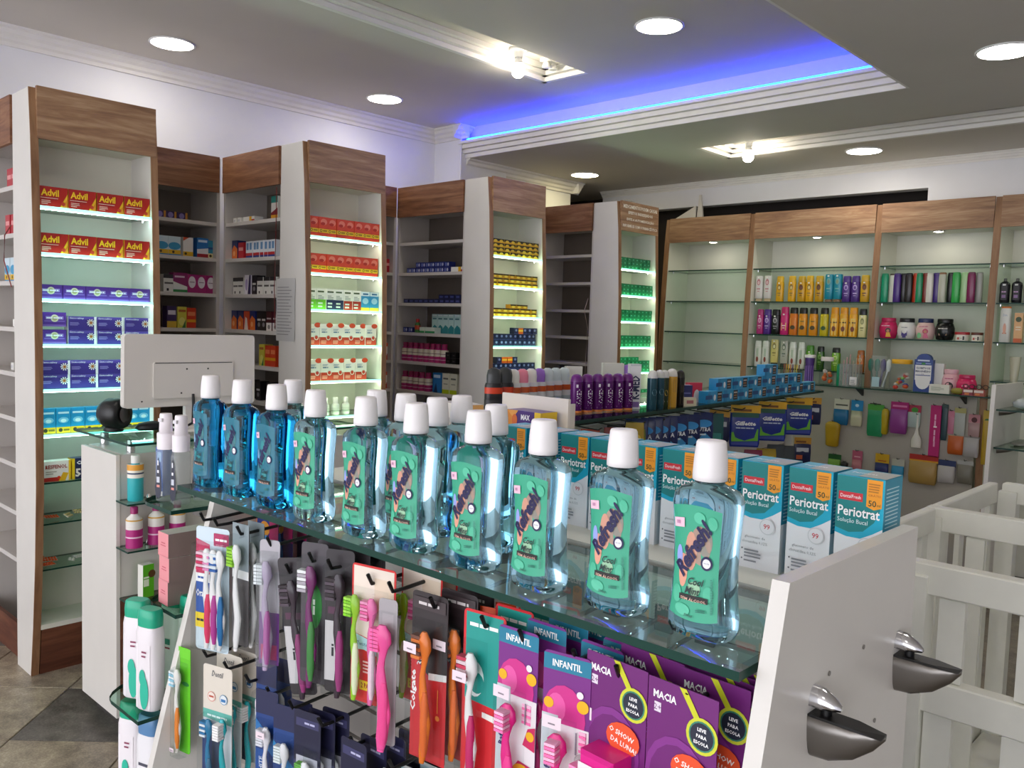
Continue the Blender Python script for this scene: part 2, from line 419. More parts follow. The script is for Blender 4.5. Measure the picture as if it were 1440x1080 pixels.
# ceiling lamps
def lamp(x, y, z, label, mat=LAMPM, group=None):
    t = thing('ceiling_lamp', label, 'lamp', (x, y, z), 0, group)
    mb = MB(); mb.lathe([(.098, 0), (.108, -.002), (.11, -.007), (.102, -.010), (.098, -.008)], P('#e8e8e8', .4), 28, caps=False); mb.build('rim', t)
    mb = MB(); mb.lathe([(.0, -.009), (.05, -.009), (.099, -.0085)], mat, 28, caps=False); mb.build('diffuser', t)
G1 = 'round ceiling lamps'
lamp(1.953, 4.222, ZH, 'round lamp in the raised ceiling above the red carton tower', LAMPM, G1)
lamp(3.254, 4.206, ZH, 'round lamp in the raised ceiling near the left wall and column', LAMPM, G1)
lamp(3.214, 2.219, ZH, 'round lamp in the middle of the raised ceiling tray', LAMPM, G1)
lamp(5.03, 4.08, ZL, 'warm round lamp in the lower ceiling beside the column', WARMM, G1)
lamp(5.31, 2.126, ZL, 'round lamp in the lower ceiling above the cosmetics shelving', LAMPM, G1)
lamp(3.776, 0.982, ZL, 'round lamp in the lower ceiling over the white slatted pen', LAMPM, G1)
for x, y, z in ((0.9, 2.2, ZH), (-1.2, 2.3, ZH), (-1.2, 4.0, ZH), (1.4, 0.2, ZL), (-1.0, 0.0, ZL), (5.3, 0.3, ZL)):
    lamp(x, y, z, 'round ceiling lamp farther along the shop out of the picture', LAMPM, 'round ceiling lamps out of the picture')
def bulb(x, y, z, label):
    t = thing('light_bulb', label, 'light bulb', (x, y, z), 0, 'bare bulbs in the ceiling slots')
    wp = P('#e9e9e6', .4)
    mb = MB(); mb.lathe([(.05, 0), (.052, -.008), (.045, -.014), (.024, -.018), (.022, -.045)], wp, 20); mb.build('socket', t)
    mb = MB(); mb.lathe([(.017, -.045), (.019, -.055), (.028, -.075)], wp, 18, caps=False); mb.build('bulb_neck', t)
    mb = MB(); mb.lathe([(.028, -.075), (.0325, -.092), (.0335, -.112), (.029, -.130), (.018, -.141), (.004, -.145)], BULBM, 18); mb.build('bulb_glass', t)
bulb(3.25, 3.10, 2.82, 'bare bulb in the slot of the raised ceiling')
bulb(4.92, 2.69, 2.61, 'bare bulb in the slot of the lower ceiling')
t = thing('emergency_light', 'small white emergency lamp beside the bulb in the raised slot', 'emergency light', (3.47, 3.08, 2.82))
mb = MB(); mb.box(-.045, .045, -.03, .03, -.02, 0, P('#ecebe6', .4)); mb.build('housing', t)
for s in (-1, 1):
    mb = MB(); mb.lathe([(.008, -.02), (.02, -.032), (.024, -.05), (.02, -.052)], P('#f2f2ee', .3), 12, c=(s*.026, 0)); mb.build('lamp_head', t)

# ================================================================== SHELVING
def prof(z):
    """how far the front edge of a side panel leans back at height z"""
    pts = [(0, .075), (.2, .045), (.45, .018), (.75, .0), (1.25, .0), (1.6, .008), (2.05, .032), (2.23, .05)]
    for (a, p), (b, q) in zip(pts, pts[1:]):
        if z <= b: return p + (q - p) * (z - a) / (b - a)
    return pts[-1][1]
ZS = [0, .1, .2, .33, .45, .6, .75, 1.0, 1.25, 1.45, 1.6, 1.8, 2.05, 2.23]
def side_panel(root, x0, x1, depth, inner=WHITE):
    mb = MB()
    outline = [(prof(z) + .004, z) for z in ZS] + [(depth, 2.23), (depth, 0)]
    mb.prism(outline, x0, x1, inner, 'x'); p = mb.build('side_panel', root)
    mb = MB(); vs = []; fs = []
    for z in ZS: vs += [(x0 - .0005, prof(z), z), (x1 + .0005, prof(z), z), (x1 + .0005, prof(z) + .005, z), (x0 - .0005, prof(z) + .005, z)]
    mb.loft([vs[4*k:4*k+4] for k in range(len(ZS))], WOODV, True, False); mb.build('edge_band', p)
    return p
def glass_shelf(root, x0, x1, y0, y1, z, led=None, t=.008):
    mb = MB(); mb.slab(x0, x1, y0, y1, z - t, z, GLASS, GEDGE); o = mb.build('glass_shelf', root)
    if led:
        mb = MB(); mb.box(x0, x1, y0 - .004, y0 - .0008, z - t - .002, z + .0005, led); mb.build('glowing_edge', o)
        mb = MB(); mb.box(x0, x1, y0 + .003, y0 + .011, z - t - .004, z - t - .0004, LEDW if led is LEDM else LEDY); mb.build('light_strip', o)
    for xx in (x0 + .012, x1 - .012):
        mb = MB(); mb.lathe([(.006, z - t - .012), (.006, z - t)], CHROME, 8, c=(xx, y0 + .05)); mb.build('shelf_support', o)
    return o
def tower(x, y, label, led, shelves, plain=(), w=.47, depth=.235, header=None, inner=CREAM, group=None):
    t = thing('medicine_tower', label, 'shelf tower', (x, y, 0), 0, group)
    side_panel(t, 0, .026, depth); side_panel(t, w - .026, w, depth)
    mb = MB(); mb.box(.026, w - .026, depth - .012, depth, 0.0, 2.23, inner); mb.build('back_panel', t)
    mb = MB(); a, b = prof(2.045) - .004, prof(2.23) - .018
    mb.loft([[(.022, a, 2.045), (w-.006, a, 2.045), (w-.006, a+.016, 2.045), (.022, a+.016, 2.045)], [(.022, b, 2.236), (w-.006, b, 2.236), (w-.006, b+.016, 2.236), (.022, b+.016, 2.236)]], WOOD, True, False)
    hd = mb.build('header_panel', t)
    if header:
        mb = MB(); art(mb, [('t', s, .5, .83 - .215*i, .13, '#f2eee6', dict(bold=.03, fit=f)) for i, (s, f) in enumerate(header)], w - .03, .19, 0)
        vs = [(vx + w/2 + .008, a + (b - a) * (vz / .19) + vy - .0006, 2.046 + vz) for vx, vy, vz in mb.v]; mb.v = vs
        mb.build('lettering', hd)
    mb = MB(); mb.box(.026, w - .026, .04, depth - .012, 2.05, 2.062, inner); mb.build('top_board', t)
    mb = MB(); mb.box(.026, w - .026, .045, depth - .012, .185, .203, inner); mb.build('bottom_board', t)
    mb = MB(); mb.loft([[(.03, .077, 0), (w-.03, .077, 0), (w-.03, .095, 0), (.03, .095, 0)], [(.03, .047, .185), (w-.03, .047, .185), (w-.03, .065, .185), (.03, .065, .185)]], WOODD, True, False); mb.build('plinth', t)
    for z in shelves: glass_shelf(t, .028, w - .028, prof(z) + .008, depth - .013, z, led)
    for z in plain: glass_shelf(t, .028, w - .028, prof(z) + .02, depth - .013, z, None, .006)
    return t
def bay(name, x, y, rz, w, depth, zs, label, cat='shelf unit', group=None, mat=GREY):
    """plain shelving with wooden header, front on local y=0"""
    t = thing(name, label, cat, (x, y, 0), rz, group)
    for a in (0, w - .018):
        mb = MB(); mb.box(a, a + .018, 0, depth, 0, 2.23, mat); mb.build('upright', t)
    mb = MB(); mb.box(.018, w - .018, depth - .008, depth, 0, 2.23, TAUPE); mb.build('back_panel', t)
    mb = MB(); mb.box(.012, w - .012, -.016, -.001, 2.05, 2.232, WOODS); mb.build('header_panel', t)
    mb = MB(); mb.box(.018, w - .018, .012, .028, 0, .14, WOODD); mb.build('plinth', t)
    mb = MB(); mb.box(.018, w - .018, .0, depth - .008, 2.07, 2.085, mat); mb.build('top_board', t)
    for z in zs:
        mb = MB(); mb.box(.018, w - .018, .002, depth - .008, z - .018, z, mat); mb.build('shelf', t)
    return t
TX = [1.085, 2.235, 3.400, 4.520]; TY = [3.46, 3.44, 3.395, 3.335]
LIT = [1.80, 1.628, 1.457, 1.287, 1.117, .945]
NOTICE = [('MEDICAMENTOS PODEM CAUSAR', .92), ('EFEITOS INDESEJADOS', .66), ('EVITE A AUTOMEDICAÇÃO', .74), ('INFORME-SE COM O FARMACÊUTICO', .94)]
tower(TX[0], TY[0], 'tall lit tower holding red headache cartons over purple flower cartons', LEDM, LIT, (.76, .6, .42), group='medicine towers')
tower(TX[1], TY[1], 'tall lit tower holding red and yellow generic medicine cartons', LEDG, LIT, (.76,), group='medicine towers')
tower(TX[2], TY[2], 'tall lit tower holding small black and yellow boxes', LEDG, LIT, (.76,), group='medicine towers')
tower(TX[3], TY[3], 'tall lit tower of green boxes with a lettered wooden header', LEDG, LIT, (.76,), header=NOTICE, w=.45, group='medicine towers')
SZ = [.42, .61, .80, .985, 1.165, 1.343, 1.525, 1.71, 1.895]
for k, (x, lab) in enumerate(zip(TX, ('shelf unit behind the red carton tower facing the shop front', 'dark shelf unit beside the paper notice with orange and blue boxes', 'dark shelf unit with navy boxes and magenta bottles', 'empty dark shelf unit beside the lettered tower'))):
    yb = 4.25 if k < 3 else 4.06
    bay('side_shelf_unit', x + .012, yb, -PI/2, yb - TY[k] - .24, .25, SZ, lab, group='side shelf units')
bay('wall_shelf_unit', 1.565, 4.25, 0, .66, .3, SZ, 'wall shelf unit with magenta and white cartons behind the monitor', group='wall shelf units')
bay('wall_shelf_unit', 2.72, 4.24, 0, .67, .3, SZ, 'wall shelf unit glimpsed beside the generic medicine tower', group='wall shelf units')
bay('wall_shelf_unit', 3.89, 4.06, 0, .62, .3, SZ, 'wall shelf unit hidden behind the small black and yellow boxes tower', group='wall shelf units')

# cosmetics cabinets on the back wall, fronts look to -x
def cabinet(yl, yr, label, zs, spot=True, last=False):
    w = yl - yr
    t = thing('cosmetics_cabinet', label, 'cabinet', (5.462, yl, 0), -PI/2, 'cosmetics cabinets along the back wall')
    D = .32
    side_panel(t, .001, .040, D, CREAM)
    if last: side_panel(t, w - .024, w, D, CREAM)
    mb = MB(); mb.box(.040, w - .001, D - .012, D, 0, 2.23, CREAM); mb.build('back_panel', t)
    mb = MB(); a, b = prof(2.055) - .002, prof(2.23) - .012
    mb.loft([[(.036, a, 2.055), (w-.002, a, 2.055), (w-.002, a+.016, 2.055), (.036, a+.016, 2.055)], [(.036, b, 2.234), (w-.002, b, 2.234), (w-.002, b+.016, 2.234), (.036, b+.016, 2.234)]], WOOD, True, False); mb.build('header_panel', t)
    mb = MB(); mb.box(.040, w - .001, .05, D - .012, 2.06, 2.074, CREAM); mb.build('top_board', t)
    for z in zs: glass_shelf(t, .043, w - .003, prof(z) + .012, D - .013, z, None)
    if spot:
        s = MB(); s.lathe([(.034, 2.06), (.037, 2.055), (.026, 2.053)], CHROME, 18, c=(w*.52, .12), caps=False); so = s.build('spot_rim', t)
        s = MB(); s.lathe([(.0, 2.054), (.026, 2.0535)], SPOTM, 16, c=(w*.52, .12), caps=False); s.build('spot_lens', so)
    return t
CZ = [1.173, 1.398, 1.623, 1.85]
cabinet(3.66, 2.965, 'empty wooden fronted cabinet with bare glass shelves', CZ)
cabinet(2.965, 2.10, 'glass shelved cabinet of yellow and orange shampoo bottles', CZ)
cabinet(2.10, 1.43, 'glass shelved cabinet of dark bottles and round hair cream jars', [1.398, 1.623, 1.85])
cabinet(1.43, .70, 'glass shelved cabinet with black bottles and a green tube', CZ, last=True)
# long display counter shelf under the cabinets and its hanging wall
mb = MB(); mb.slab(5.30, 5.4515, 1.34, 2.93, 1.082, 1.09, GLASS, GEDGE); o = tag(mb.build('display_ledge'), 'long glass ledge running below the cosmetics cabinets', 'glass shelf')
for y in (1.5, 2.1, 2.7):
    mb = MB(); mb.prism([(5.451, 1.081), (5.34, 1.081), (5.451, 1.03)], y - .006, y + .006, BLACK, 'y'); mb.build('ledge_bracket', o)
mb = MB(); mb.box(5.452, 5.461, 1.44, 2.955, 0.0, 1.075, painted('hanging_panel_laminate', '#aaa49b', .04, .5, 5)); tag(mb.build('hanging_panel'), 'grey panel below the glass ledge hung with small accessories', 'panel')

# ================================================================== FRONT GONDOLA (fronts look to -x)
RZ = -PI / 2
GZ = 1.086
gd = thing('display_gondola', 'white display gondola with black hooks and a glass top shelf', 'display stand', (1.0, 1.0, 0))
def gp(mb, name, parent=gd):
    mb.v = [(x - 1.0, y - 1.0, z) for x, y, z in mb.v]
    return mb.build(name, parent)
def end_panel(y0, y1, top, bot, zt, xb):
    """slanted end board: front edge from (top, zt) to (bot, 0)"""
    mb = MB(); mb.prism([(bot, 0), (xb, 0), (xb, zt), (top, zt)], y0, y1, WHITE, 'y'); return gp(mb, 'end_panel')
ep = end_panel(.367, .386, .797, .52, 1.172, 1.165)
end_panel(1.612, 1.631, .845, .58, 1.075, 1.42)
for k in range(14):                               # slat wall boards with dark grooves between them
    mb = MB(); z = .10 + .07 * k; mb.box(1.003, 1.018, .388, 1.610, z, z + .062, GREY); gp(mb, 'slat_board')
mb = MB(); mb.box(1.018, 1.026, .388, 1.610, .08, 1.075, P('#191615', .7)); gp(mb, 'back_board')
mb = MB(); mb.box(.70, 1.165, .388, 1.610, .03, .075, WHITE); gp(mb, 'base_board')
mb = MB(); mb.box(1.045, 1.185, .388, 1.610, 1.052, 1.080, PENWHITE); gp(mb, 'top_board')
mb = MB(); mb.box(1.186, 1.42, 1.06, 1.610, 1.052, 1.080, PENWHITE); gp(mb, 'rear_shelf')
mb = MB(); mb.slab(.752, 1.002, .393, 1.598, GZ - .010, GZ, TOPGLASS, GEDGE); gp(mb, 'glass_top')
for y in (.41, .9, 1.58):
    mb = MB(); mb.prism([(1.001, GZ - .011), (.80, GZ - .011), (.80, GZ - .017), (1.001, GZ - .045)], y - .006, y + .006, BLACK, 'y'); gp(mb, 'shelf_bracket')
# steel shelf clips on the outer face of the right end panel
def clip(x, z):
    n = 12; rings = []
    for t, hw, hz, dz in ((0, .0135, .036, 0), (.02, .0135, .035, -.001), (.045, .012, .027, .004), (.065, .008, .014, .012), (.076, .002, .003, .02)):
        ring = []
        for i in range(n):
            a = PI + PI * i / (n - 1); ring.append((x + hw * math.cos(a), .3668 - t, z + .02 + dz * 0 + (hz * math.sin(a) * 1.3)))
        rings.append(ring)
    mb = MB(); mb.loft(rings, STEEL, True, True); o = gp(mb, 'shelf_clip')
    mb = MB(); mb.loft([[(x - .013, .3668 - t, z + .0202), (x + .013 * k, .3668 - t, z + .0202), (x + .013 * k, .3668 - t, z + .0225), (x - .013 * k, .3668 - t, z + .0225)] for t, k in ((0, 1), (.045, .9), (.076, .15))], BLACK, True, False); gp(mb, 'rubber_pad', o).parent = o
    rings = []
    for t, hw, hz in ((0, .012, .020), (.012, .012, .019), (.024, .009, .012), (.031, .003, .005)):
        rings.append([(x + hw * math.cos(PI * i / 9), .3668 - t, z + .031 + hz * math.sin(PI * i / 9)) for i in range(10)])
    mb = MB(); mb.loft(rings, CHROME, True, True); gp(mb, 'clip_cap', o)
    mb = MB(); mb.lathe([(.006, z + .022), (.006, z + .031)], BLACK, 10, c=(x, .352)); gp(mb, 'clip_screw', o)
clip(.868, .998); clip(1.115, .996)
for x, z in ((1.0, 1.055), (.905, 1.05), (1.05, .95)):
    mb = MB(); mb.lathe([(.003, 0), (.003, .001)], P('#7d7872', .5), 8); vs = mb.v; mb.v = [(x + a, .3668 - c, z + b) for a, b, c in vs]; gp(mb, 'screw_hole', ep)
# hooks
def hook(y, z, x0=1.003, x1=.80):
    mb = MB(); mb.box(x0 - .006, x0, y - .014, y + .014, z - .022, z + .014, BLACK)
    mb.tube([(x0 - .004, y, z), (x1 + .03, y, z - .012), (x1 + .008, y, z - .012), (x1, y, z + .004)], .0032, BLACK, 6); gp(mb, 'hook')
HK1 = [1.60, 1.545, 1.455, 1.348, 1.285, 1.215, 1.16, 1.052, 1.0, .905, .80, .73, .64, .575, .478]
HK2 = [1.585, 1.50, 1.419, 1.344, 1.27, 1.18, 1.09, .99, .90]
for y in HK1: hook(y, 1.02 if abs(y - 1.285) > .01 else .985)
for y in HK2: hook(y, .745)

# quarter-round glass shelves outside the left end panel
for z, xa, r in ((.619, .69, .235), (.815, .765, .19), (1.028, .755, .20)):
    mb = MB(); pts = [(xa, 1.632), (xa, 1.632 + r * .55)] + [(xa + r * (1 - math.cos(a)), 1.632 + r * .55 + r * .45 * math.sin(a)) for a in [PI/2 * k / 8 for k in range(1, 9)]] + [(xa + r * 1.5, 1.632 + r), (xa + r * 1.5, 1.632)]
    mb.prism(pts, z - .008, z, GLASS, 'z', GEDGE); o = gp(mb, 'corner_shelf')
    mb = MB(); mb.box(xa + .06, xa + .085, 1.632, 1.662, z - .02, z - .0085, STEEL); gp(mb, 'shelf_clip', o)

# ------------------------------------------------------------------ mouthwash bottles
BP = [(0, .0290, .0175, 3.0), (.003, .0345, .0225, 3.4), (.010, .0370, .0248, 3.6), (.024, .0372, .0250, 3.6), (.045, .0352, .0236, 3.4), (.075, .0338, .0226, 3.4), (.105, .0344, .0232, 3.4), (.130, .0362, .0248, 3.4), (.146, .0374, .0258, 3.4),
      (.156, .0362, .0250, 3.2), (.162, .0310, .0222, 2.8), (.1655, .0230, .0185, 2.3), (.168, .0165, .0163, 2.0), (.176, .0160, .0160, 2.0)]
def bprof(z):
    for p, q in zip(BP, BP[1:]):
        if z <= q[0]:
            t = (z - p[0]) / (q[0] - p[0]); return tuple(p[i] + (q[i] - p[i]) * t for i in (1, 2, 3))
    return BP[-1][1:]
def bring(z, n=32):
    a, b, e = bprof(z); r = []
    for i in range(n):
        t = 2 * PI * i / n; c, s = math.cos(t), math.sin(t)
        r.append((a * math.copysign(abs(c) ** (2/e), c), b * math.copysign(abs(s) ** (2/e), s), z))
    return r
LZ0, LZ1 = .026, .143
def lab_pt(u, v, off):
    z = LZ0 + (LZ1 - LZ0) * v; a, b, e = bprof(max(z, .012)); hw = a * .80; x = (u - .5) * 2 * hw
    zz = z - .004 * (1 - (2*u - 1) ** 2) * (1 - v) * 1.2 + .004 * (1 - (2*u-1)**2) * v
    return (x, -b * (1 - min(.999, abs(x / a)) ** e) ** (1/e) - .0004 - off, zz)
def mouthwash(liq, base, ink, dark):
    t = empty('mouthwash_bottle')
    mb = MB(); zs = sorted(set([p[0] for p in BP] + [.035, .06, .09, .118, .151, .159])); mb.loft([bring(z) for z in zs], liq); mb.build('body', t)
    mb = MB(); cp = P('#f1edee', .35)
    mb.lathe([(.0172, .1715), (.0186, .1722), (.0187, .178), (.0178, .196), (.0160, .2125), (.0148, .2148), (.010, .2153), (.0, .2153)], cp, 24)
    mb.build('cap', t)
    mb = MB(); n, m = 10, 10; vs = [lab_pt(i/n, j/m, 0) for j in range(m+1) for i in range(n+1)]
    mb.add(vs, [(j*(n+1)+i, j*(n+1)+i+1, (j+1)*(n+1)+i+1, (j+1)*(n+1)+i) for j in range(m) for i in range(n)], base, True)
    lb = mb.build('label', t)
    mb = MB(); w, h = .058, LZ1 - LZ0
    its = [('e', .62, .66, .22, .17, '#a98f80' if not dark else '#3a7f86'), ('e', .72, .70, .15, .13, '#8d8a80' if not dark else '#3d6f7c'), ('e', .42, .60, .13, .17, '#d29a84' if not dark else '#2a8d94'),
           ('e', .25, .42, .10, .15, '#e2a088' if not dark else '#2a8d94'), ('e', .16, .54, .07, .10, '#9aa9ea' if not dark else '#7aa9d2'), ('e', .52, .28, .14, .06, '#9cc8a4' if not dark else '#2a8d94')]
    its += [('e', .82, .25, .10, .07, '#4dbb97'), ('e', .15, .20, .10, .08, '#4dbb97'), ('e', .30, .08, .16, .05, '#58c3a0'), ('e', .86, .88, .09, .06, '#4dbb97'), ('e', .60, .90, .12, .05, '#58c3a0')] if not dark else []
    its += [('r', .04, .80, .28, .885, '#f3c9dc'), ('r', .10, .83, .18, .86, '#c48fb0')]
    its += [('t', 'Refresh!', .47, .63, .15, ink, dict(rot=.98, bold=.045, shear=.25, fit=1.12, res=3))]
    its += [('c', .78, .52, .062, ink, 20), ('c', .78, .52, .042, '#e9e9ef', 18), ('t', '99,9%', .78, .52, .014, ink, dict(fit=.12))]
    its += [('t', 'Cool', .57, .345, .062, '#102a2c', dict(shear=.3, bold=.015, res=2)), ('t', 'Mint', .50, .262, .062, '#102a2c', dict(shear=.3, bold=.015, res=2))]
    its += [('r', .22, .165, .84, .215, '#151313'), ('t', 'SEM ÁLCOOL', .53, .188, .03, '#e2b8a4', dict(fit=.55, bold=.015))]
    its += [('t', '500ml', .45, .045, .026, '#14383a', dict(shear=.25, bold=.01))] + lines(.60, .80, .09, .12, 2, '#1f6f60', 2) + lines(.90, .96, .08, .40, 22, '#2a7a6c', 3)
    art(mb, its, w, h, 0, fn=lambda u, v, o: lab_pt(u, v, o * .6 + .0001))
    mb.build('label_print', lb)
    return t
with held():
    MW_C = mouthwash(MINT, P('#3aa987', .4), '#17124a', False)
    MW_B = mouthwash(BLUEL, P('#0e6f86', .35), '#151050', True)
xy = [(.800, 1.560), (.800, 1.440), (.798, 1.318), (.795, 1.194), (.795, 1.058), (.800, .945), (.806, .822), (.804, .703), (.812, .586), (.815, .472)]
for i, (x, y) in enumerate(xy):
    if i < 3: put(MW_B, x, y, GZ, RZ + .02*(i-1), 'deep blue mouthwash bottle with white cap on the glass gondola shelf', 'blue mouthwash bottles', 'bottle')
    else: put(MW_C, x, y, GZ, RZ + [.03, -.02, .02, .0, -.03, .02, -.01][i-3], 'pale clear mouthwash bottle with green label at the gondola edge', 'clear mouthwash bottles in the front row', 'bottle')
for x, y in ((.885, 1.405), (.885, 1.149), (.885, 1.072), (.885, .996), (.947, 1.006), (.888, .870)):
    put(MW_C, x, y, GZ, RZ, 'pale clear mouthwash bottle standing behind the front row', 'clear mouthwash bottles in the second row', 'bottle')

# ------------------------------------------------------------------ mouth rinse cartons behind the bottles
RINSE = [('p', [(0, 1), (0, .50), (.25, .475), (.55, .475), (.8, .53), (1, .585), (1, 1)], '#12b0d0'), ('p', [(0, .995), (0, .545), (.3, .515), (.6, .54), (.82, .63), (.93, .74), (.93, .995)], '#0f8282'),
         ('r', .05, .79, .56, .86, '#d42a35'), ('t', 'DentalFresh', .305, .825, .03, '#ffffff', dict(fit=.43, res=2)),
         ('p', [(.64, .99), (.64, .76), (.80, .735), (.96, .76), (.96, .99)], '#f5a01e'), ('t', 'GRÁTIS', .80, .86, .022, '#b85a10', dict(fit=.26)), ('t', '50', .765, .79, .05, '#1f3a1a', dict(bold=.012, res=3)), ('t', 'ml', .90, .782, .022, '#1f3a1a')]
RINSE += lines(.68, .92, .885, .97, 4, '#c07a18', 5) + [('t', 'Periotrat', .50, .70, .085, '#ffffff', dict(fit=.88, bold=.02, res=2)), ('t', 'Solução Bucal', .38, .615, .045, '#e8fbff', dict(fit=.64, res=2)),
         ('c', .70, .42, .075, '#d8d8da', 20), ('c', .70, .42, .066, '#efedf0', 20), ('t', '99', .69, .42, .045, '#c8313f', dict(bold=.01, res=3)), ('t', 'gluconato de', .42, .30, .03, '#77777c', dict(fit=.5)), ('t', 'clorexidina 0,12%', .42, .255, .03, '#77777c', dict(fit=.62))]
RINSE += [('c', .12, .185, .008, '#55555a'), ('c', .12, .09, .008, '#55555a')] + lines(.18, .62, .11, .20, 3, '#8a8a90', 6) + lines(.18, .6, .07, .10, 1, '#8a8a90', 7)
with held():
    RB = carton('mouth_rinse_carton', .062, .154, .062, '#f1eff2', RINSE, '#19a9c6', '#0f95b4', 'carton', '', None)
    mb = MB(); mb.poly([(-.031, 0, .1545), (.031, 0, .1545), (.031, .062, .1545), (-.031, .062, .1545)], P('#22abc6', .35)); mb.poly([(-.005, .004, .1546), (.031, .004, .1546), (.031, .058, .1546), (-.005, .058, .1546)], P('#a9b0ac', .35))
    for i in range(14): mb.poly([(.0312, .006, .075 + .005*i), (.0312, .05, .075 + .005*i), (.0312, .05, .0766 + .005*i), (.0312, .006, .0766 + .005*i)], P('#bfe6ee', .4))
    mb.poly([(.0311, 0, 0), (.0311, .062, 0), (.0311, .062, .07), (.0311, 0, .07)], P('#eeeef0', .35))
    vs, fs, wh = text_mesh('Periotrat', 1, .02)
    mb.add([(-.006 + a * .009, .03 + b * .012, .1548) for a, b in vs], fs, P('#ffffff'))
    mb.build('carton_flap', RB)
for i in range(10):
    put(RB, 1.118 + (.004 if i % 3 == 1 else 0), .426 + .0692 * i, 1.080, RZ + (.02 if i % 4 == 2 else -.01 * (i % 2)), 'teal and white mouth rinse carton with orange corner flag behind the bottles', 'mouth rinse cartons', 'carton')

# ------------------------------------------------------------------ blister packs on the hooks: hang point at the origin, front looks to -y
def brush_parts(t, x, z1, L, handle, grip, bristle, tipcol=None, face=-1, yo=-.012, fat=1.35):
    """toothbrush hanging head up: handle, grip, bristles"""
    mb = MB(); H = P(handle, .25); zz = [0, .02, .06, .10, .128, .14, .155, .166, .18, .19]; rx = [.003, .0052, .0058, .0052, .0034, .003, .0042, .0072, .0074, .003]; bend = [0, .001, .003, 0, -.001, 0, .001, .001, 0, 0]
    k = L / .19
    mb.loft([[(x + r * fat * math.cos(2*PI*i/10) + b*2, yo + r * .75 * math.sin(2*PI*i/10), z1 - L + z * k) for i in range(10)] for z, r, b in zip(zz, rx, bend)], H); o = mb.build('toothbrush', t)
    if grip:
        mb = MB(); zz = [.012, .03, .06, .09, .105]; rx = [.003, .0056, .0062, .0054, .003]
        mb.loft([[(x + .0005 + r * .8 * fat * math.cos(2*PI*i/10) + .004, yo - .0018 + r * .75 * math.sin(2*PI*i/10), z1 - L + z * k) for i in range(10)] for z, r in zip(zz, rx)], P(grip, .5)); mb.build('grip', o)
    mb = MB()
    cols = bristle if isinstance(bristle, (list, tuple)) else [bristle]
    for i in range(6):
        z = z1 - .040 * k + .0058 * k * i
        if face == 0: mb.box(x - .0075, x + .0075, yo - .018, yo - .003, z, z + .0046 * k, P(cols[i % len(cols)], .7))
        else: mb.box(min(x + face*.004, x + face*.019), max(x + face*.004, x + face*.019), yo - .005, yo + .006, z, z + .0046 * k, P(cols[i % len(cols)], .7))
    mb.build('bristles', o)
def rrect(w, h, r=.006, ztop=.012):
    """card outline hanging below the hook hole"""
    p = []; x, z0, z1 = w / 2, ztop - h, ztop
    for cx, cz, a0 in ((x - r, z1 - r, 0), (-x + r, z1 - r, PI/2), (-x + r, z0 + r, PI), (x - r, z0 + r, 1.5*PI)):
        for k in range(4): a = a0 + PI/2 * k / 3; p.append((cx + r*math.cos(a), cz + r*math.sin(a)))
    return p
def pack(name, w, h, base, items=(), brushes=(), blister=None, top=None, edge=None, bl_mat=CLEAR, ztop=.012, sticker=None):
    t = empty(name); mb = MB()
    mb.prism(rrect(w, h, .006, ztop), 0, .0009, P(base, .4), 'y')
    e = MB(); art(e, items, w, h, 0); mb.mats  # print over the card
    for f, m_, s_ in zip(e.f, e.m, e.s):
        mb.add([(e.v[i][0], e.v[i][1], e.v[i][2] + ztop - h) for i in f], [tuple(range(len(f)))], e.mats[m_])
    mb.build('card', t)
    for b in brushes: brush_parts(t, *b)
    if blister:
        x0, x1, z0, z1, d = blister; mb = MB(); i = .005
        mb.loft([[(x0, -.0006, z0), (x1, -.0006, z0), (x1, -.0006, z1), (x0, -.0006, z1)], [(x0 + i*.4, -d*.8, z0 + i*.4), (x1 - i*.4, -d*.8, z0 + i*.4), (x1 - i*.4, -d*.8, z1 - i*.4), (x0 + i*.4, -d*.8, z1 - i*.4)], [(x0 + i, -d, z0 + i), (x1 - i, -d, z0 + i), (x1 - i, -d, z1 - i), (x0 + i, -d, z1 - i)]], bl_mat, False, False)
        mb.poly([(x0 + i, -d, z0 + i), (x1 - i, -d, z0 + i), (x1 - i, -d, z1 - i), (x0 + i, -d, z1 - i)], bl_mat); mb.build('blister', t)
    if sticker:
        u, z, sw = sticker; mb = MB(); d = blister[4] + .0005 if blister else .002
        mb.poly([(u - sw/2, -d, z), (u + sw/2, -d, z), (u + sw/2, -d, z + sw*.6), (u - sw/2, -d, z + sw*.6)], P('#eedde6'))
        mb.add([(u + a * .004, -d - .0002, z + sw*.22 + b * .005) for a, b in ((-1.2, -.2), (1.2, -.2), (1.2, .2), (-1.2, .2))], [(0, 1, 2, 3)], P('#8a7f8a')); mb.build('price_sticker', t)
    return t
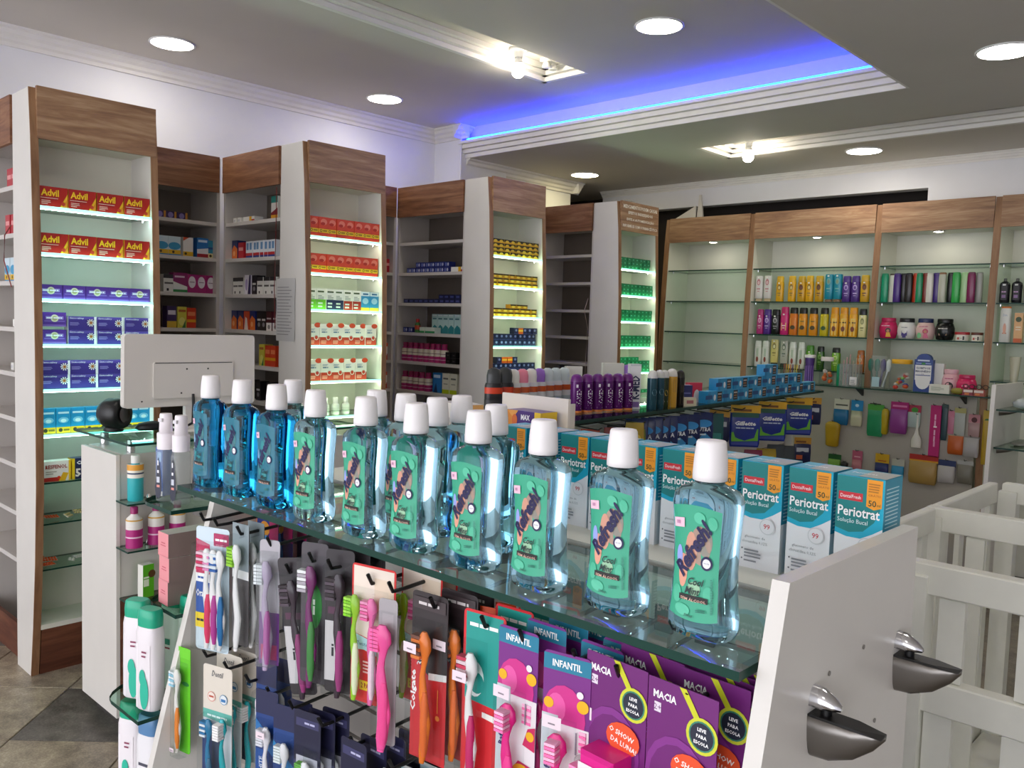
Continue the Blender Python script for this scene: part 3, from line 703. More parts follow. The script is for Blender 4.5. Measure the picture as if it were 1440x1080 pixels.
with held():
    PK = {}
    PK['oral3'] = pack('toothbrush_pack', .072, .215, '#cfe0ea', [('r', .0, .30, .42, .62, '#0d4fa8'), ('p', [(0, .62), (.42, .56), (.42, .86), (0, .90)], '#c81f5a'), ('t', '3 unidades', .21, .74, .05, '#ffffff', dict(fit=.34, bold=.02)), ('r', .0, .55, .42, .62, '#ffffff'), ('t', '~~~~~~~~~', .2, .585, .03, '#0d4fa8', dict(fit=.28)), ('t', 'Oral-B', .2, .46, .06, '#ffffff', dict(fit=.36, bold=.02)), ('r', 0, .18, .42, .30, '#f3d313'), ('t', '~~~~~~~~~', .21, .24, .035, '#1c1c1c', dict(fit=.34, bold=.02)), ('r', .55, .86, 1, .96, '#b0245c'), ('t', '~~~~~~~~', .78, .91, .03, '#ffffff', dict(fit=.36))],
        [(-.002, -.022, .172, '#f4f2f2', '#e0245e', ['#d81f5c', '#f6c6d8']), (.012, -.022, .172, '#f4f2f2', '#b52590', ['#e890c0', '#f6e2ee']), (.026, -.022, .172, '#f4f2f2', '#176ca8', ['#1d5fae', '#e6f0f8'])], (-.03, .034, -.198, -.012, .024))
    PK['lime'] = pack('toothbrush_pack', .042, .205, '#5a5658', [('r', .0, .55, 1, .62, '#e8e8e8'), ('r', 0, .62, 1, 1, '#8d9aa0')], [(.004, -.020, .178, '#f2f0f0', None, ['#a6e23a', '#8fd22a'])], (-.018, .018, -.192, -.006, .026))
    PK['purple'] = pack('toothbrush_pack', .036, .205, '#b9b4bc', [('r', 0, 0, 1, .42, '#6d2c86'), ('r', .1, .04, .9, .16, '#c02070'), ('r', .2, .2, .6, .4, '#30357c')], [(0, -.02, .178, '#b9a6c6', '#b535a0', ['#dfe6ea'])], (-.015, .015, -.192, -.006, .024), bl_mat=MILKY)
    PK['dark'] = pack('toothbrush_pack', .046, .212, '#2a2228', [('r', 0, .08, .55, .5, '#d9d4d6'), ('t', '~~~~', .28, .3, .03, '#22222a', dict(rot=PI/2)), ('r', .55, .08, 1, .5, '#17141a'), ('r', .1, .55, .9, .6, '#5a2a4a')], [(.004, -.02, .182, '#3a2c38', '#a03078', ['#5a4a58', '#33262f'])], (-.02, .02, -.198, -.006, .024))
    PK['green'] = pack('toothbrush_pack', .046, .212, '#4a434a', [('r', 0, .1, .9, .42, '#39333a'), ('e', .5, .55, .3, .16, '#2f8a3a'), ('t', '~~~~~', .5, .55, .03, '#eafbe8', dict(rot=PI/2))], [(.0, -.02, .182, '#7a2a6a', '#3c8a3c', ['#bfb6c0', '#ffffff'])], (-.02, .02, -.198, -.006, .024))
    PK['colg'] = pack('toothbrush_pack', .088, .222, '#d8231f', [('r', .04, .40, .96, .985, '#efe0d2'), ('r', .52, .3, .96, .92, '#e8d3bc'), ('p', [(0, .50), (.6, .46), (.6, 0.0), (0, .0)], '#d8231f'), ('p', [(0, .5), (.6, .45), (.6, .36), (.3, .385), (0, .37)], '#bfeaf0'), ('t', 'Twister', .28, .425, .03, '#104a80', dict(fit=.28)), ('t', 'Colgate', .12, .20, .065, '#ffffff', dict(rot=PI/2, bold=.03)), ('r', .22, .09, .6, .16, '#f2cf1d'), ('t', '2 PACK', .41, .125, .04, '#a02010', dict(fit=.3, bold=.03))] + lines(.3, .56, .22, .32, 4, '#f8c8c0', 4),
        [(-.028, -.035, .17, '#9bd12b', '#e9f3c8', ['#86d41f', '#a6e54a']), (.006, -.035, .17, '#ef6fae', '#f7d6e4', ['#f26aa8', '#f79cc6'])], (-.042, .03, -.205, -.024, .022))
    PK['pink'] = pack('toothbrush_pack', .032, .215, '#a8a2a6', [('r', .2, 0.02, .8, .9, '#b8b0b4')], [(0, -.022, .185, '#ff5aa6', '#ff4a9a', ['#ff6ab0'], None, -1, -.013, 1.9)], (-.014, .014, -.203, -.006, .026), bl_mat=CLEAR)
    PK['orange'] = pack('toothbrush_pack', .062, .225, '#2b2124', [('p', [(.0, .62), (.0, 0), (1, 0), (1, .52), (.55, .50)], '#c9202a'), ('p', [(.5, .53), (1, .55), (1, .51), (.5, .49)], '#e8e4e2'), ('t', 'Colgate', .09, .40, .05, '#ffffff', dict(rot=PI/2, bold=.03, fit=.0035/.062*16)), ('t', '360°', .25, .62, .05, '#e8e8e8', dict(rot=PI/2)), ('c', .78, .28, .016, '#d8823a'), ('r', .77, .31, .79, .45, '#d8823a'), ('r', .05, .90, .95, .97, '#3f3336'), ('t', '~~~~~~~', .5, .935, .03, '#d8d0d0', dict(fit=.6))],
        [(.002, -.035, .175, '#f07a1c', '#e8681a', ['#f08030', '#7a4a3a'])], (-.024, .026, -.21, -.022, .024), sticker=(-.012, -.062, .022))
    PK['orangeback'] = pack('toothbrush_pack', .034, .215, '#6a2a14', [('r', .1, .05, .9, .9, '#e8641a'), ('r', .0, .9, 1, 1, '#d84a10')], [(0, -.03, .17, '#f07018', None, ['#f08a30'])])
    PK['tealred'] = pack('toothbrush_pack', .066, .235, '#d5222c', [('p', [(.06, .985), (.06, .50), (.94, .48), (.94, .985)], '#17998f'), ('t', '~~~~~~~~~', .5, .92, .035, '#ffffff', dict(fit=.7, bold=.02)), ('e', .3, .62, .22, .10, '#eaf6f4'), ('e', .35, .60, .18, .06, '#17998f'), ('p', [(.5, .42), (1, .40), (1, .44), (.5, .45)], '#f2efe8'), ('r', .2, .02, .48, .12, '#c21a66')],
        [(-.012, -.04, .178, '#f3efee', '#d0206a', ['#f0d4dc', '#d83a5a'])], (-.03, .006, -.222, -.026, .024), sticker=(-.020, -.075, .022))
    KID = [('p', [(0, .985), (0, .90), (1, .90), (1, .985)], '#1f7f9e'), ('t', 'INFANTIL', .5, .94, .038, '#ffffff', dict(fit=.62, bold=.02)), ('e', .46, .66, .46, .17, '#d2308c'), ('e', .30, .70, .2, .08, '#e85aa8'), ('r', .35, 0, 1, .62, '#ece6ea'), ('r', 0, .0, .35, .66, '#cfd6dc'),
           ('c', .86, .74, .035, '#f2b81c'), ('c', .14, .72, .03, '#f2b81c'), ('c', .8, .80, .02, '#f0e8ee'), ('p', [(.35, .0), (.35, .16), (.6, .26), (1, .24), (1, 0)], '#c01e5c'), ('e', .68, .2, .22, .045, '#f2b81c'), ('e', .72, .2, .14, .025, '#c01e5c'), ('p', [(.7, .36), (1, .34), (1, .48), (.82, .46)], '#d02460'), ('c', .88, .42, .028, '#f2b81c'), ('c', .75, .06, .03, '#f2b81c'), ('t', 'Rafy!', .17, .36, .05, '#3a1f6e', dict(rot=PI/2, bold=.03)), ('r', .74, .48, .77, .6, '#8a8090')]
    PK['kid'] = pack('toothbrush_pack', .066, .235, '#7b2a86', KID, [(-.004, -.085, .15, '#f01f8c', '#ff3a9a', ['#ff7ab8', '#ffc0de'], None, 0, -.014, 1.8)], (-.022, .016, -.222, -.07, .028), sticker=(-.004, -.072, .026))
    MAC = [('r', 0, 0, 1, .42, '#b8a818'), ('p', [(0, .42), (.5, .44), (1, .41), (1, 1), (0, 1)], '#6f1f72'), ('t', 'MACIA', .25, .92, .04, '#ffffff', dict(fit=.34, bold=.03)), ('r', .1, .83, .2, .88, '#e8dcea'), ('t', '2+', .15, .855, .03, '#6f1f72'), ('e', .46, .52, .46, .22, '#86328c'), ('e', .46, .50, .40, .20, '#6f1f72'),
           ('p', [(.46, 1), (.56, 1), (.80, .86), (.74, .84)], '#cfd22a'), ('c', .80, .80, .09, '#d2d63a', 20), ('c', .80, .80, .074, '#3d8a70', 20), ('c', .80, .80, .066, '#22283a', 20), ('t', 'LEVE', .80, .832, .018, '#ffffff', dict(bold=.03)), ('t', 'PARA', .80, .80, .018, '#ffffff', dict(bold=.03)), ('t', 'ESCOLA', .80, .768, .018, '#ffffff', dict(bold=.03)),
           ('e', .66, .60, .27, .085, '#e8542a'), ('t', 'O SHOW', .64, .625, .03, '#fdf4ee', dict(rot=-.15, bold=.02)), ('t', 'DA LUNA!', .68, .575, .03, '#fdf4ee', dict(rot=-.15, bold=.02))]
    PK['macia'] = pack('toothbrush_pack', .092, .225, '#6f1f72', MAC)
    mb = MB(); bx = P('#e21f8e', .3); mb.loft([[(-.022, -.001, -.24), (.028, -.001, -.24), (.028, -.001, -.092), (-.022, -.001, -.092)], [(-.022, -.034, -.24), (.028, -.034, -.24), (.028, -.034, -.092), (-.022, -.034, -.092)], [(-.018, -.038, -.236), (.024, -.038, -.236), (.024, -.038, -.096), (-.018, -.038, -.096)]], bx, True, False)
    e = MB(); art(e, [('r', .2, .05, .62, .72, '#1f7a70'), ('r', .24, .56, .58, .70, '#f0a020'), ('r', .24, .40, .58, .50, '#d8b83a'), ('r', .24, .22, .58, .36, '#22406e'), ('c', .36, .29, .05, '#e8e0d8'), ('t', '~~~', .41, .63, .07, '#3a2a10'), ('r', .02, .74, .62, .93, '#efe6ea'), ('t', '~~~~~', .42, .80, .04, '#8a7a86')], .05, .145, -.038, x0=-.022)
    mb.f += []; off = len(mb.v)
    for f, m_ in zip(e.f, e.m): mb.add([(e.v[i][0], e.v[i][1], e.v[i][2] - .24) for i in f], [tuple(range(len(f)))], e.mats[m_])
    mb.build('pencil_case', PK['macia'])
    mb = MB(); mb.lathe([(.004, -.2), (.012, -.16), (.015, -.135), (.012, -.118), (.004, -.112)], MILKY, 12, c=(-.034, -.014), sy=.8); mb.build('blister', PK['macia'])
    brush_parts(PK['macia'], -.034, -.116, .13, '#f01f8c', None, ['#ff9acb'], None, 0, -.014, 1.0)
    PK['maciab'] = pack('toothbrush_pack', .092, .225, '#6f1f72', MAC)
    PK['dentil'] = pack('toothbrush_pack', .075, .225, '#ddd5c8', [('r', 0, 0, 1, .60, '#d6dde2'), ('p', [(0, .60), (1, .60), (1, .50), (0, .52)], '#5fb0a2'), ('t', '~~~~~~~~~~~~~', .5, .55, .03, '#e8fbf6', dict(fit=.7)), ('t', 'Dentil', .5, .93, .05, '#22304a', dict(fit=.4, shear=.3)), ('c', .3, .72, .045, '#d88a78', 16), ('c', .3, .72, .039, '#eadfd6', 16), ('c', .72, .72, .045, '#5a8ab0', 16), ('c', .72, .72, .039, '#dfe4e6', 16), ('r', .22, .715, .38, .73, '#c0503a'), ('r', .64, .70, .8, .725, '#3a78b0'), ('r', .0, 0, .35, .40, '#12346e'), ('r', .35, 0, .62, .36, '#2f3d58')],
        [(-.012, -.092, .17, '#1b7aa8', '#2a6a8e', ['#e8eef4', '#2a7ab0']), (.026, -.082, .17, '#1fa7b0', None, ['#f0f0f0'], None, 0, -.014, 1.3)], (-.034, .034, -.21, -.085, .024))
    PK['white'] = pack('toothbrush_pack', .052, .225, '#153a7c', [('r', 0, .0, .5, .5, '#0f4f9e'), ('p', [(0, .75), (1, .55), (1, .42), (0, .62)], '#2a7ac0'), ('t', 'WHITE', .25, .35, .04, '#eaf2fa', dict(rot=PI/2)), ('r', 0, .8, 1, 1, '#23264c'), ('r', .1, .05, .4, .18, '#dfe6ee')], [(.008, -.05, .17, '#ece8ee', '#7a2f96', ['#e8e8f0'])], (-.02, .022, -.21, -.04, .024), sticker=(.006, -.066, .02))
    PK['whiteteal'] = pack('toothbrush_pack', .052, .225, '#1a3f80', [('r', 0, .8, 1, 1, '#23264c'), ('p', [(0, .7), (1, .5), (1, .4), (0, .58)], '#2a8ac8'), ('t', 'WHITE', .25, .35, .04, '#eaf2fa', dict(rot=PI/2))], [(.008, -.05, .17, '#eceaee', '#12a0a4', ['#e8f0f0'])], (-.02, .022, -.21, -.04, .024))
    PK['navy'] = pack('toothbrush_pack', .06, .20, '#1a1a38', [('r', .08, .86, .92, .93, '#3a3a62'), ('t', '~~~~~~', .6, .895, .03, '#b8b8d8', dict(fit=.4)), ('r', 0, .1, 1, .55, '#3a3f66'), ('r', .1, .3, .9, .6, '#c7c6d4')], [(.006, -.07, .12, '#f0f0f4', '#4a9a3a', ['#6ab84a'])], (-.024, .024, -.18, -.05, .024))
    PK['macia25'] = pack('toothbrush_pack', .064, .20, '#d8dcdc', [('r', 0, .6, 1, .98, '#bcd6e2'), ('t', 'MACIA 25', .5, .90, .05, '#2a4a7c', dict(fit=.7, bold=.02)), ('c', .5, .74, .05, '#d8a0b8'), ('r', 0, 0, 1, .55, '#e2d8d0')])
    PK['greencard'] = pack('toothbrush_pack', .036, .215, '#63c61c', [('r', .12, .0, .8, .86, '#57b416'), ('r', 0, .9, 1, 1, '#6ed228'), ('e', .6, .66, .3, .02, '#1f7a3a')], [(-.008, -.03, .17, '#f2eee8', '#f0882a', ['#9ad0e6', '#e8f2f6'])], (-.02, .008, -.21, -.026, .022), sticker=(-.010, -.195, .013))
    PK['kidback'] = pack('toothbrush_pack', .06, .19, '#f06a9e', [('e', .35, .8, .3, .12, '#f7b52a'), ('e', .75, .86, .2, .1, '#f89a3a'), ('r', 0, 0, 1, .5, '#e84a8a')])
    PK['kidback2'] = pack('toothbrush_pack', .06, .19, '#1f2f86', [('e', .5, .86, .3, .08, '#f2a02a'), ('p', [(.1, .7), (.6, .8), (.9, .4), (.4, .3)], '#5aa8e8'), ('r', 0, .0, 1, .2, '#c02a5a')])
    PK['navystrip'] = pack('toothbrush_pack', .05, .235, '#141c50', [('r', 0, .8, 1, 1, '#c02a6a'), ('r', 0, .3, 1, .42, '#c8902a')])
TB = 'toothbrush packs on the gondola hooks'
def hang(kind, y, z, n=1, x=.808, dx=.032, dy=.0, rz=0.0, label='', group=TB, tilt=None, sc=None):
    for k in range(n):
        put(PK[kind], x + dx * k, y + dy * k, z - .0015 * k, RZ + rz, label, group, 'toothbrush pack', tilt, sc)
Z1, Z2 = 1.002, .727
hang('kidback', 1.585, Z1 + .002, 2, x=.93, label='pink and yellow children toothbrush card hung deep on a hook')
hang('kidback2', 1.525, Z1 + .004, 2, x=.90, label='dark blue children toothbrush card with an orange spot')
hang('navystrip', 1.475, Z1 + .006, 3, x=.89, rz=-.2, label='narrow navy toothbrush card with a magenta top')
hang('oral3', 1.548, .990, 1, x=.80, rz=.35, sc=1.15, label='three brush toothbrush pack with pink, purple and white handles')
hang('lime', 1.462, 1.012, 2, x=.812, rz=.15, sc=1.15, label='white toothbrush with lime green bristles in a clear pack')
hang('purple', 1.348, 1.005, 1, x=.806, rz=.5, sc=1.12, label='lilac and magenta toothbrush in a milky plastic pack')
hang('dark', 1.285, .985, 1, x=.81, rz=.45, sc=1.15, tilt=(0, -.13), label='dark plum toothbrush pack hanging askew on its hook', )
hang('green', 1.215, 1.025, 2, x=.812, rz=.4, sc=1.15, label='toothbrush pack with a green oval and purple handle')
hang('dark', 1.160, 1.022, 3, x=.825, rz=.45, sc=1.15, label='dark plum toothbrush pack hanging beside the red twin pack', group='dark toothbrush packs beside the red twin pack')
hang('colg', 1.052, 1.022, 1, x=.812, rz=.22, label='red and cream twin toothbrush pack with green and pink brushes')
hang('colg', 1.005, 1.022, 2, x=.87, rz=.1, label='red and cream twin toothbrush pack behind the hot pink brush')
hang('pink', 1.000, .985, 1, x=.80, rz=.3, sc=1.06, label='hot pink thick handled toothbrush in a clear pack')
hang('orange', .918, 1.010, 1, x=.812, rz=.12, sc=1.12, label='black and red card with an orange toothbrush')
hang('orange', .888, 1.014, 2, x=.842, rz=.12, sc=1.12, label='black and red orange toothbrush card hanging behind its twin')
hang('orangeback', .842, 1.0, 2, x=.86, rz=.3, label='narrow orange toothbrush card beside the teal and red packs')
hang('tealred', .805, 1.012, 1, x=.812, rz=.15, sc=1.08, label='teal and red card with a white and pink toothbrush in front')
hang('tealred', .782, 1.018, 3, x=.846, dx=.032, dy=-.014, rz=.1, label='teal and red toothbrush card behind the front one')
hang('kid', .736, 1.010, 1, x=.806, rz=.08, label='purple children toothbrush card with grey face and pink brush on the wider hook')
hang('kid', .716, 1.016, 3, x=.838, dx=.03, dy=-.012, rz=.04, label='purple children toothbrush card behind another of its kind')
hang('kid', .648, 1.004, 1, x=.800, rz=.2, label='purple children toothbrush card turned towards the pencil case packs')
hang('kid', .622, 1.014, 2, x=.835, dx=.03, dy=-.012, rz=0, label='purple children toothbrush card beside the pencil case packs')
hang('macia', .578, 1.016, 1, x=.806, rz=-.05, label='purple card with pink pencil case beside the children toothbrushes')
hang('maciab', .556, 1.020, 2, x=.846, dx=.016, dy=-.006, rz=-.03, label='purple and yellow card behind the pencil case pack on the inner hook')
hang('macia', .484, 1.015, 1, x=.800, rz=-.05, label='purple card with pink pencil case next to the white end panel')
hang('maciab', .470, 1.018, 4, x=.842, dx=.018, dy=-.008, rz=-.03, label='purple and yellow card behind the pencil case pack by the end panel')
LW = 'toothbrush packs on the lower hooks'
hang('greencard', 1.598, .745, 1, x=.768, rz=.2, label='bright green card with an orange and white toothbrush', group=LW)
hang('dentil', 1.515, .725, 1, x=.795, rz=.3, label='cream topped card with blue and teal toothbrushes', group=LW)
hang('dentil', 1.535, .735, 2, x=.83, rz=.2, label='cream topped toothbrush card behind the blue and teal one', group=LW)
hang('white', 1.395, .760, 2, x=.83, rz=.25, label='royal blue card with a white and purple toothbrush', group=LW)
hang('white', 1.345, .730, 1, x=.802, rz=.3, label='royal blue card with a purple toothbrush and price sticker in front', group=LW)
hang('whiteteal', 1.285, .722, 2, x=.802, rz=.3, label='royal blue card with a white and teal toothbrush', group=LW)
hang('navy', 1.215, .735, 3, x=.802, dx=.022, dy=-.01, rz=.25, label='navy edged clear pack with a green brush', group=LW)
hang('navy', 1.08, .735, 5, x=.80, dx=.03, dy=-.012, rz=.1, label='navy edged toothbrush pack in the crowded lower row', group=LW)
hang('macia25', 1.02, .70, 4, x=.80, dx=.03, dy=-.012, rz=.15, label='pale blue topped toothbrush card in the lower row', group=LW)
hang('macia25', .93, .70, 4, x=.80, dx=.03, dy=-.012, rz=.1, label='pale blue topped toothbrush card below the orange brush', group=LW)
hang('navy', .83, .70, 4, x=.81, dx=.03, dy=-.012, rz=.1, label='navy edged toothbrush pack below the teal and red cards', group=LW)

# ================================================================== PRODUCTS ON THE TOWERS
def band(*a):
    """horizontal colour bands from bottom: (v0, v1, colour)..."""
    return [('r', 0, v0, 1, v1, c) for v0, v1, c in a]
with held():
    C = {}
    C['head'] = carton('headache_carton', .100, .075, .045, '#b3221c', [('p', [(.0, .30), (.62, .30), (.78, .95), (1, .95), (1, 1), (0, 1)], '#a81c18'), ('p', [(.72, 0), (1, 0), (1, .72)], '#e8b41e'), ('p', [(.80, 0), (1, 0), (1, .5)], '#d8801c'), ('t', 'Advil', .38, .70, .34, '#f7c624', dict(fit=.62, bold=.03, res=2)), ('r', .05, .42, .66, .445, '#e8c8c0'), ('c', .84, .2, .10, '#c23a20')] + lines(.08, .42, .12, .36, 3, '#e6b0a4', 1), '#c23a2a', '#d8951e')
    C['circle'] = carton('tea_carton', .082, .054, .045, '#54308f', [('r', .0, .0, 1, .14, '#7a5ab0'), ('r', .06, .34, .94, .42, '#7c63b8'), ('r', .12, .5, .88, .72, '#9a86cf'), ('c', .5, .58, .26, '#d8d2b8', 14), ('c', .5, .58, .17, '#a9a878', 12), ('t', '~~~~~~~', .5, .60, .16, '#efeaf6', dict(fit=.7, bold=.02))], '#6a48a4', '#4a2a84')
    petals = [('p', [(.80, .55), (.80 + .13*math.cos(a-.16), .55 + .24*math.sin(a-.16)), (.80 + .155*math.cos(a), .55 + .29*math.sin(a)), (.80 + .13*math.cos(a+.16), .55 + .24*math.sin(a+.16))], '#f3eee8') for a in [2*PI*i/10 for i in range(10)]]
    C['flower'] = carton('passion_flower_carton', .103, .053, .045, '#3f2f80', [('p', [(0, 1), (0, .78), (.95, .78), (1, 1)], '#54429a'), ('r', .92, 0, 1, 1, '#e4e2e6'), ('t', 'Sintocalmy', .3, .86, .16, '#f2eef8', dict(fit=.5))] + petals + [('c', .80, .55, .11, '#c98a3a'), ('c', .80, .55, .05, '#7a2a3a')] + lines(.05, .45, .35, .6, 3, '#8f83c2', 3), '#5a4a98', '#e8e6ea')
    C['bluey'] = carton('effervescent_carton', .0515, .095, .04, '#1f8fc4', [('r', 0, 0, 1, .24, '#e8b414'), ('c', .3, .12, .08, '#3a3010', 10), ('r', .5, .08, .92, .16, '#7a6414'), ('e', .5, .52, .36, .12, '#7cc4e4'), ('e', .5, .5, .2, .07, '#d8eef6'), ('r', .12, .78, .88, .86, '#bfe4f2')], '#3aa4d2', '#1a7fb0')
    C['res'] = carton('cold_relief_carton', .098, .078, .045, '#efe9e2', [('r', 0, 0, .62, .2, '#b8241c'), ('p', [(.55, 0), (.80, 0), (.92, .36), (.72, .42)], '#e8b41e'), ('r', .92, 0, 1, 1, '#f0c41e'), ('t', 'RESFENOL', .47, .72, .2, '#9c2a20', dict(fit=.8, bold=.03)), ('c', .56, .17, .08, '#d83a1c')] + lines(.08, .5, .35, .55, 2, '#b0a49a', 1), '#f3efe8', '#efc61e')
    C['cim'] = carton('cold_relief_carton', .112, .081, .045, '#20264e', [('r', 0, 0, .09, 1, '#e8c41e'), ('t', 'Cimegripe', .55, .76, .22, '#ffffff', dict(fit=.8, bold=.03)), ('t', '5', .2, .3, .4, '#f2ece2', dict(bold=.04)), ('r', .3, .1, .95, .42, '#3a4aa0')], '#2a3260', '#e8c41e')
    C['generic'] = carton('generic_carton', .050, .092, .045, '#cf3a24', [('p', [(0, .98), (0, .46), (.5, .40), (1, .5), (1, .98)], '#d8452c'), ('e', .55, .75, .36, .16, '#e8806a'), ('e', .45, .66, .25, .08, '#b82a1c'), ('r', 0, .20, 1, .40, '#e8b81e'), ('c', .25, .30, .075, '#3a2c10', 10), ('c', .25, .30, .045, '#e8b81e', 8), ('r', .45, .26, .9, .34, '#9a7414'), ('r', 0, 0, 1, .2, '#bf2c1c')], '#d8553c', '#c8381f')
    def wc(nm, col, low): return carton('pill_carton', .050, .098, .045, '#efede6', [('r', 0, 0, 1, low, col), ('r', .1, .82, .8, .9, '#4a5a3a')] + lines(.14, .8, .5, .72, 3, '#9aa09a', 2) + lines(.14, .7, .1, low - .06, 2, '#cfd8cf', 5), '#f4f2ec', '#e6e4dc', 'carton')
    C['wgreen'] = wc('g', '#6ab42a', .48); C['wnavy'] = wc('n', '#1f2c50', .48); C['wred'] = wc('r', '#a8301f', .46)
    C['wblue'] = carton('pill_carton', .054, .095, .045, '#3a96c8', [('r', 0, .78, 1, 1, '#e2eef2'), ('e', .5, .52, .34, .16, '#a8d6ec'), ('r', 0, 0, 1, .18, '#d8c83a'), ('r', .2, .84, .8, .92, '#2a6a9a')], '#e2eef2', '#2f86b8')
    C['vit'] = carton('vitamin_carton', .066, .100, .045, '#eeeae2', [('r', 0, 0, 1, .38, '#b5341f'), ('e', .82, .95, .28, .12, '#c8482a'), ('c', .72, .36, .13, '#d8d2cc', 12), ('c', .72, .36, .09, '#c23a24', 12), ('t', '~~~~', .4, .62, .10, '#5a7a9a', dict(fit=.5))] + lines(.12, .7, .7, .8, 2, '#8aa0b8', 3) + lines(.1, .6, .08, .26, 3, '#e2a090', 5), '#f2eee8', '#e4ded6')
    C['yb'] = carton('small_capsule_box', .0475, .0235, .04, '#17130c', [('r', 0, 0, 1, .42, '#d8a41e'), ('e', .5, .48, .3, .3, '#e8c43a')], '#2a2210', '#c8981e')
    C['yb2'] = carton('small_capsule_box', .0475, .0235, .04, '#c8901a', [('r', 0, .66, 1, .98, '#2a200c'), ('e', .5, .4, .3, .24, '#f0cc4a')], '#d8a42a', '#b8841a')
    C['navy'] = carton('small_navy_box', .0385, .035, .035, '#1a2148', [('e', .5, .6, .22, .2, '#7a86b8'), ('r', .0, .0, 1, .14, '#2f3a70')], '#232b58', '#141a3a')
    C['green'] = carton('small_green_box', .0435, .0248, .036, '#0d7a4e', [('e', .5, .5, .16, .16, '#5ac49a'), ('r', 0, 0, .06, 1, '#0a6440')], '#149a64', '#0b6a44')
    C['orangeb'] = carton('small_orange_box', .04, .034, .035, '#d8641e', [('r', 0, .4, 1, .7, '#f2c23a')])
def row(unit, kind, z, us, label, group, dy=.035, layers=1, h=0, jit=.012, cat='carton'):
    """unit = (x, y, rz) of the local frame; us along its width"""
    ux, uy, rz = unit
    for L in range(layers):
        for u in us:
            a = random.uniform(-jit, jit)
            y = dy + random.uniform(0, .006)
            x, yy = (ux + u, uy + y) if rz == 0 else (ux + y, uy - u)
            put(C[kind], x, yy, z + h * L + .0002, rz + a * .6, label, group, cat)
TA, TB_, TC, TD = [(TX[i], TY[i], 0) for i in range(4)]
lab = 'red headache carton with bold yellow lettering on the lit tower'
row(TA, 'head', 1.80, [.078, .181, .286, .391], lab, 'headache cartons'); row(TA, 'head', 1.628, [.079, .182, .286, .390], lab, 'headache cartons')
lab = 'purple carton with a pale round emblem on the lit tower'
row(TA, 'circle', 1.457, [.0685 + .083*i for i in range(5)], lab, 'purple emblem cartons', jit=.004); row(TA, 'circle', 1.287, [.080], lab, 'purple emblem cartons', layers=2, h=.066)
lab = 'violet carton with a white passion flower stacked in a pair'
row(TA, 'flower', 1.287, [.180, .286, .392], lab, 'passion flower cartons', layers=2, h=.0535, jit=.003); row(TA, 'flower', 1.117, [.082, .186, .290, .392], lab, 'passion flower cartons', layers=2, h=.0535, jit=.003)
row(TA, 'bluey', .945, [.056 + .053*i for i in range(7)] + [.418], 'light blue carton with a yellow foot on the lowest lit shelf', 'light blue cartons')
row(TA, 'res', .76, [.085], 'white and red cold relief carton with a yellow end', None); row(TA, 'cim', .76, [.196], 'navy cold relief carton with a yellow end band', None)
row(TB_, 'generic', 1.80, [.056 + .0515*i for i in range(8)], 'red generic medicine carton with yellow stripe on the lit tower', 'red generic cartons', jit=.003)
row(TB_, 'generic', 1.628, [.056 + .0505*i for i in range(8)], 'red generic medicine carton with yellow stripe on the lit tower', 'red generic cartons', jit=.003)
G = 'white topped pill cartons'
row(TB_, 'wgreen', 1.457, [.053, .104], 'white pill carton with a lime green lower half', G); row(TB_, 'wnavy', 1.457, [.156, .207], 'white pill carton with a navy lower half', G)
row(TB_, 'wred', 1.457, [.259, .310], 'white pill carton with a brick red lower half', G); row(TB_, 'wblue', 1.457, [.363, .415], 'sky blue pill carton with a white top', G)
row(TB_, 'vit', 1.287, [.063 + .067*i for i in range(6)], 'white vitamin carton with red foot on the generic medicine tower', 'white and red vitamin cartons', jit=.005)
row(TB_, 'vit', 1.117, [.072 + .0675*i for i in range(5)], 'white vitamin carton with red foot on the generic medicine tower', 'white and red vitamin cartons', jit=.005)
lab = 'tiny black and gold box in a brick-like stack on the third tower'
row(TC, 'yb', 1.80, [.058 + .0485*i for i in range(8)], lab, 'tiny black and gold boxes', layers=4, h=.0236, jit=.004)
lab = 'tiny golden yellow box in a brick-like stack on the third tower'
row(TC, 'yb2', 1.628, [.058 + .0485*i for i in range(8)], lab, 'tiny golden boxes', layers=3, h=.0236, jit=.004); row(TC, 'yb2', 1.457, [.058 + .0485*i for i in range(8)], lab, 'tiny golden boxes', layers=2, h=.0236, jit=.004); row(TC, 'yb2', 1.5045, [.22, .27, .32], lab, 'tiny golden boxes', jit=.004)
lab = 'small navy box with a pale mark stacked on the third tower'
row(TC, 'navy', 1.287, [.052 + .0392*i for i in range(10)], lab, 'small navy boxes on the tower', layers=2, h=.0352, jit=.004); row(TC, 'navy', 1.3576, [.25, .33, .37, .41], lab, 'small navy boxes on the tower'); row(TC, 'orangeb', 1.3576, [.29], 'small orange box lying among navy boxes', None)
row(TC, 'navy', 1.117, [.052 + .0392*i for i in range(10)], lab, 'small navy boxes on the tower', layers=2, h=.0352, jit=.004); row(TC, 'orangeb', 1.1876, [.16, .21], 'small orange box on top of the lowest navy stack', 'small orange boxes'); row(TC, 'navy', 1.1876, [.12, .25], lab, 'small navy boxes on the tower')
lab = 'small green box packed in a block under the lettered header'
for z in (1.628, 1.457, 1.287): row(TD, 'green', z, [.05 + .0437*i for i in range(9)], lab, 'small green boxes', layers=3, h=.025, jit=.003)
row(TD, 'green', 1.80, [.05 + .0437*i for i in range(8)], lab, 'small green boxes', layers=3, h=.025, jit=.003)
row(TD, 'green', 1.117, [.05 + .0437*i for i in range(9)], lab, 'small green boxes', layers=3, h=.025, jit=.003); row(TD, 'green', 1.192, [.05 + .0437*i for i in range(6)], lab, 'small green boxes', h=.025, jit=.003); row(TD, 'green', .945, [.05 + .0437*i for i in range(9)], lab, 'small green boxes', layers=2, h=.025, jit=.003)
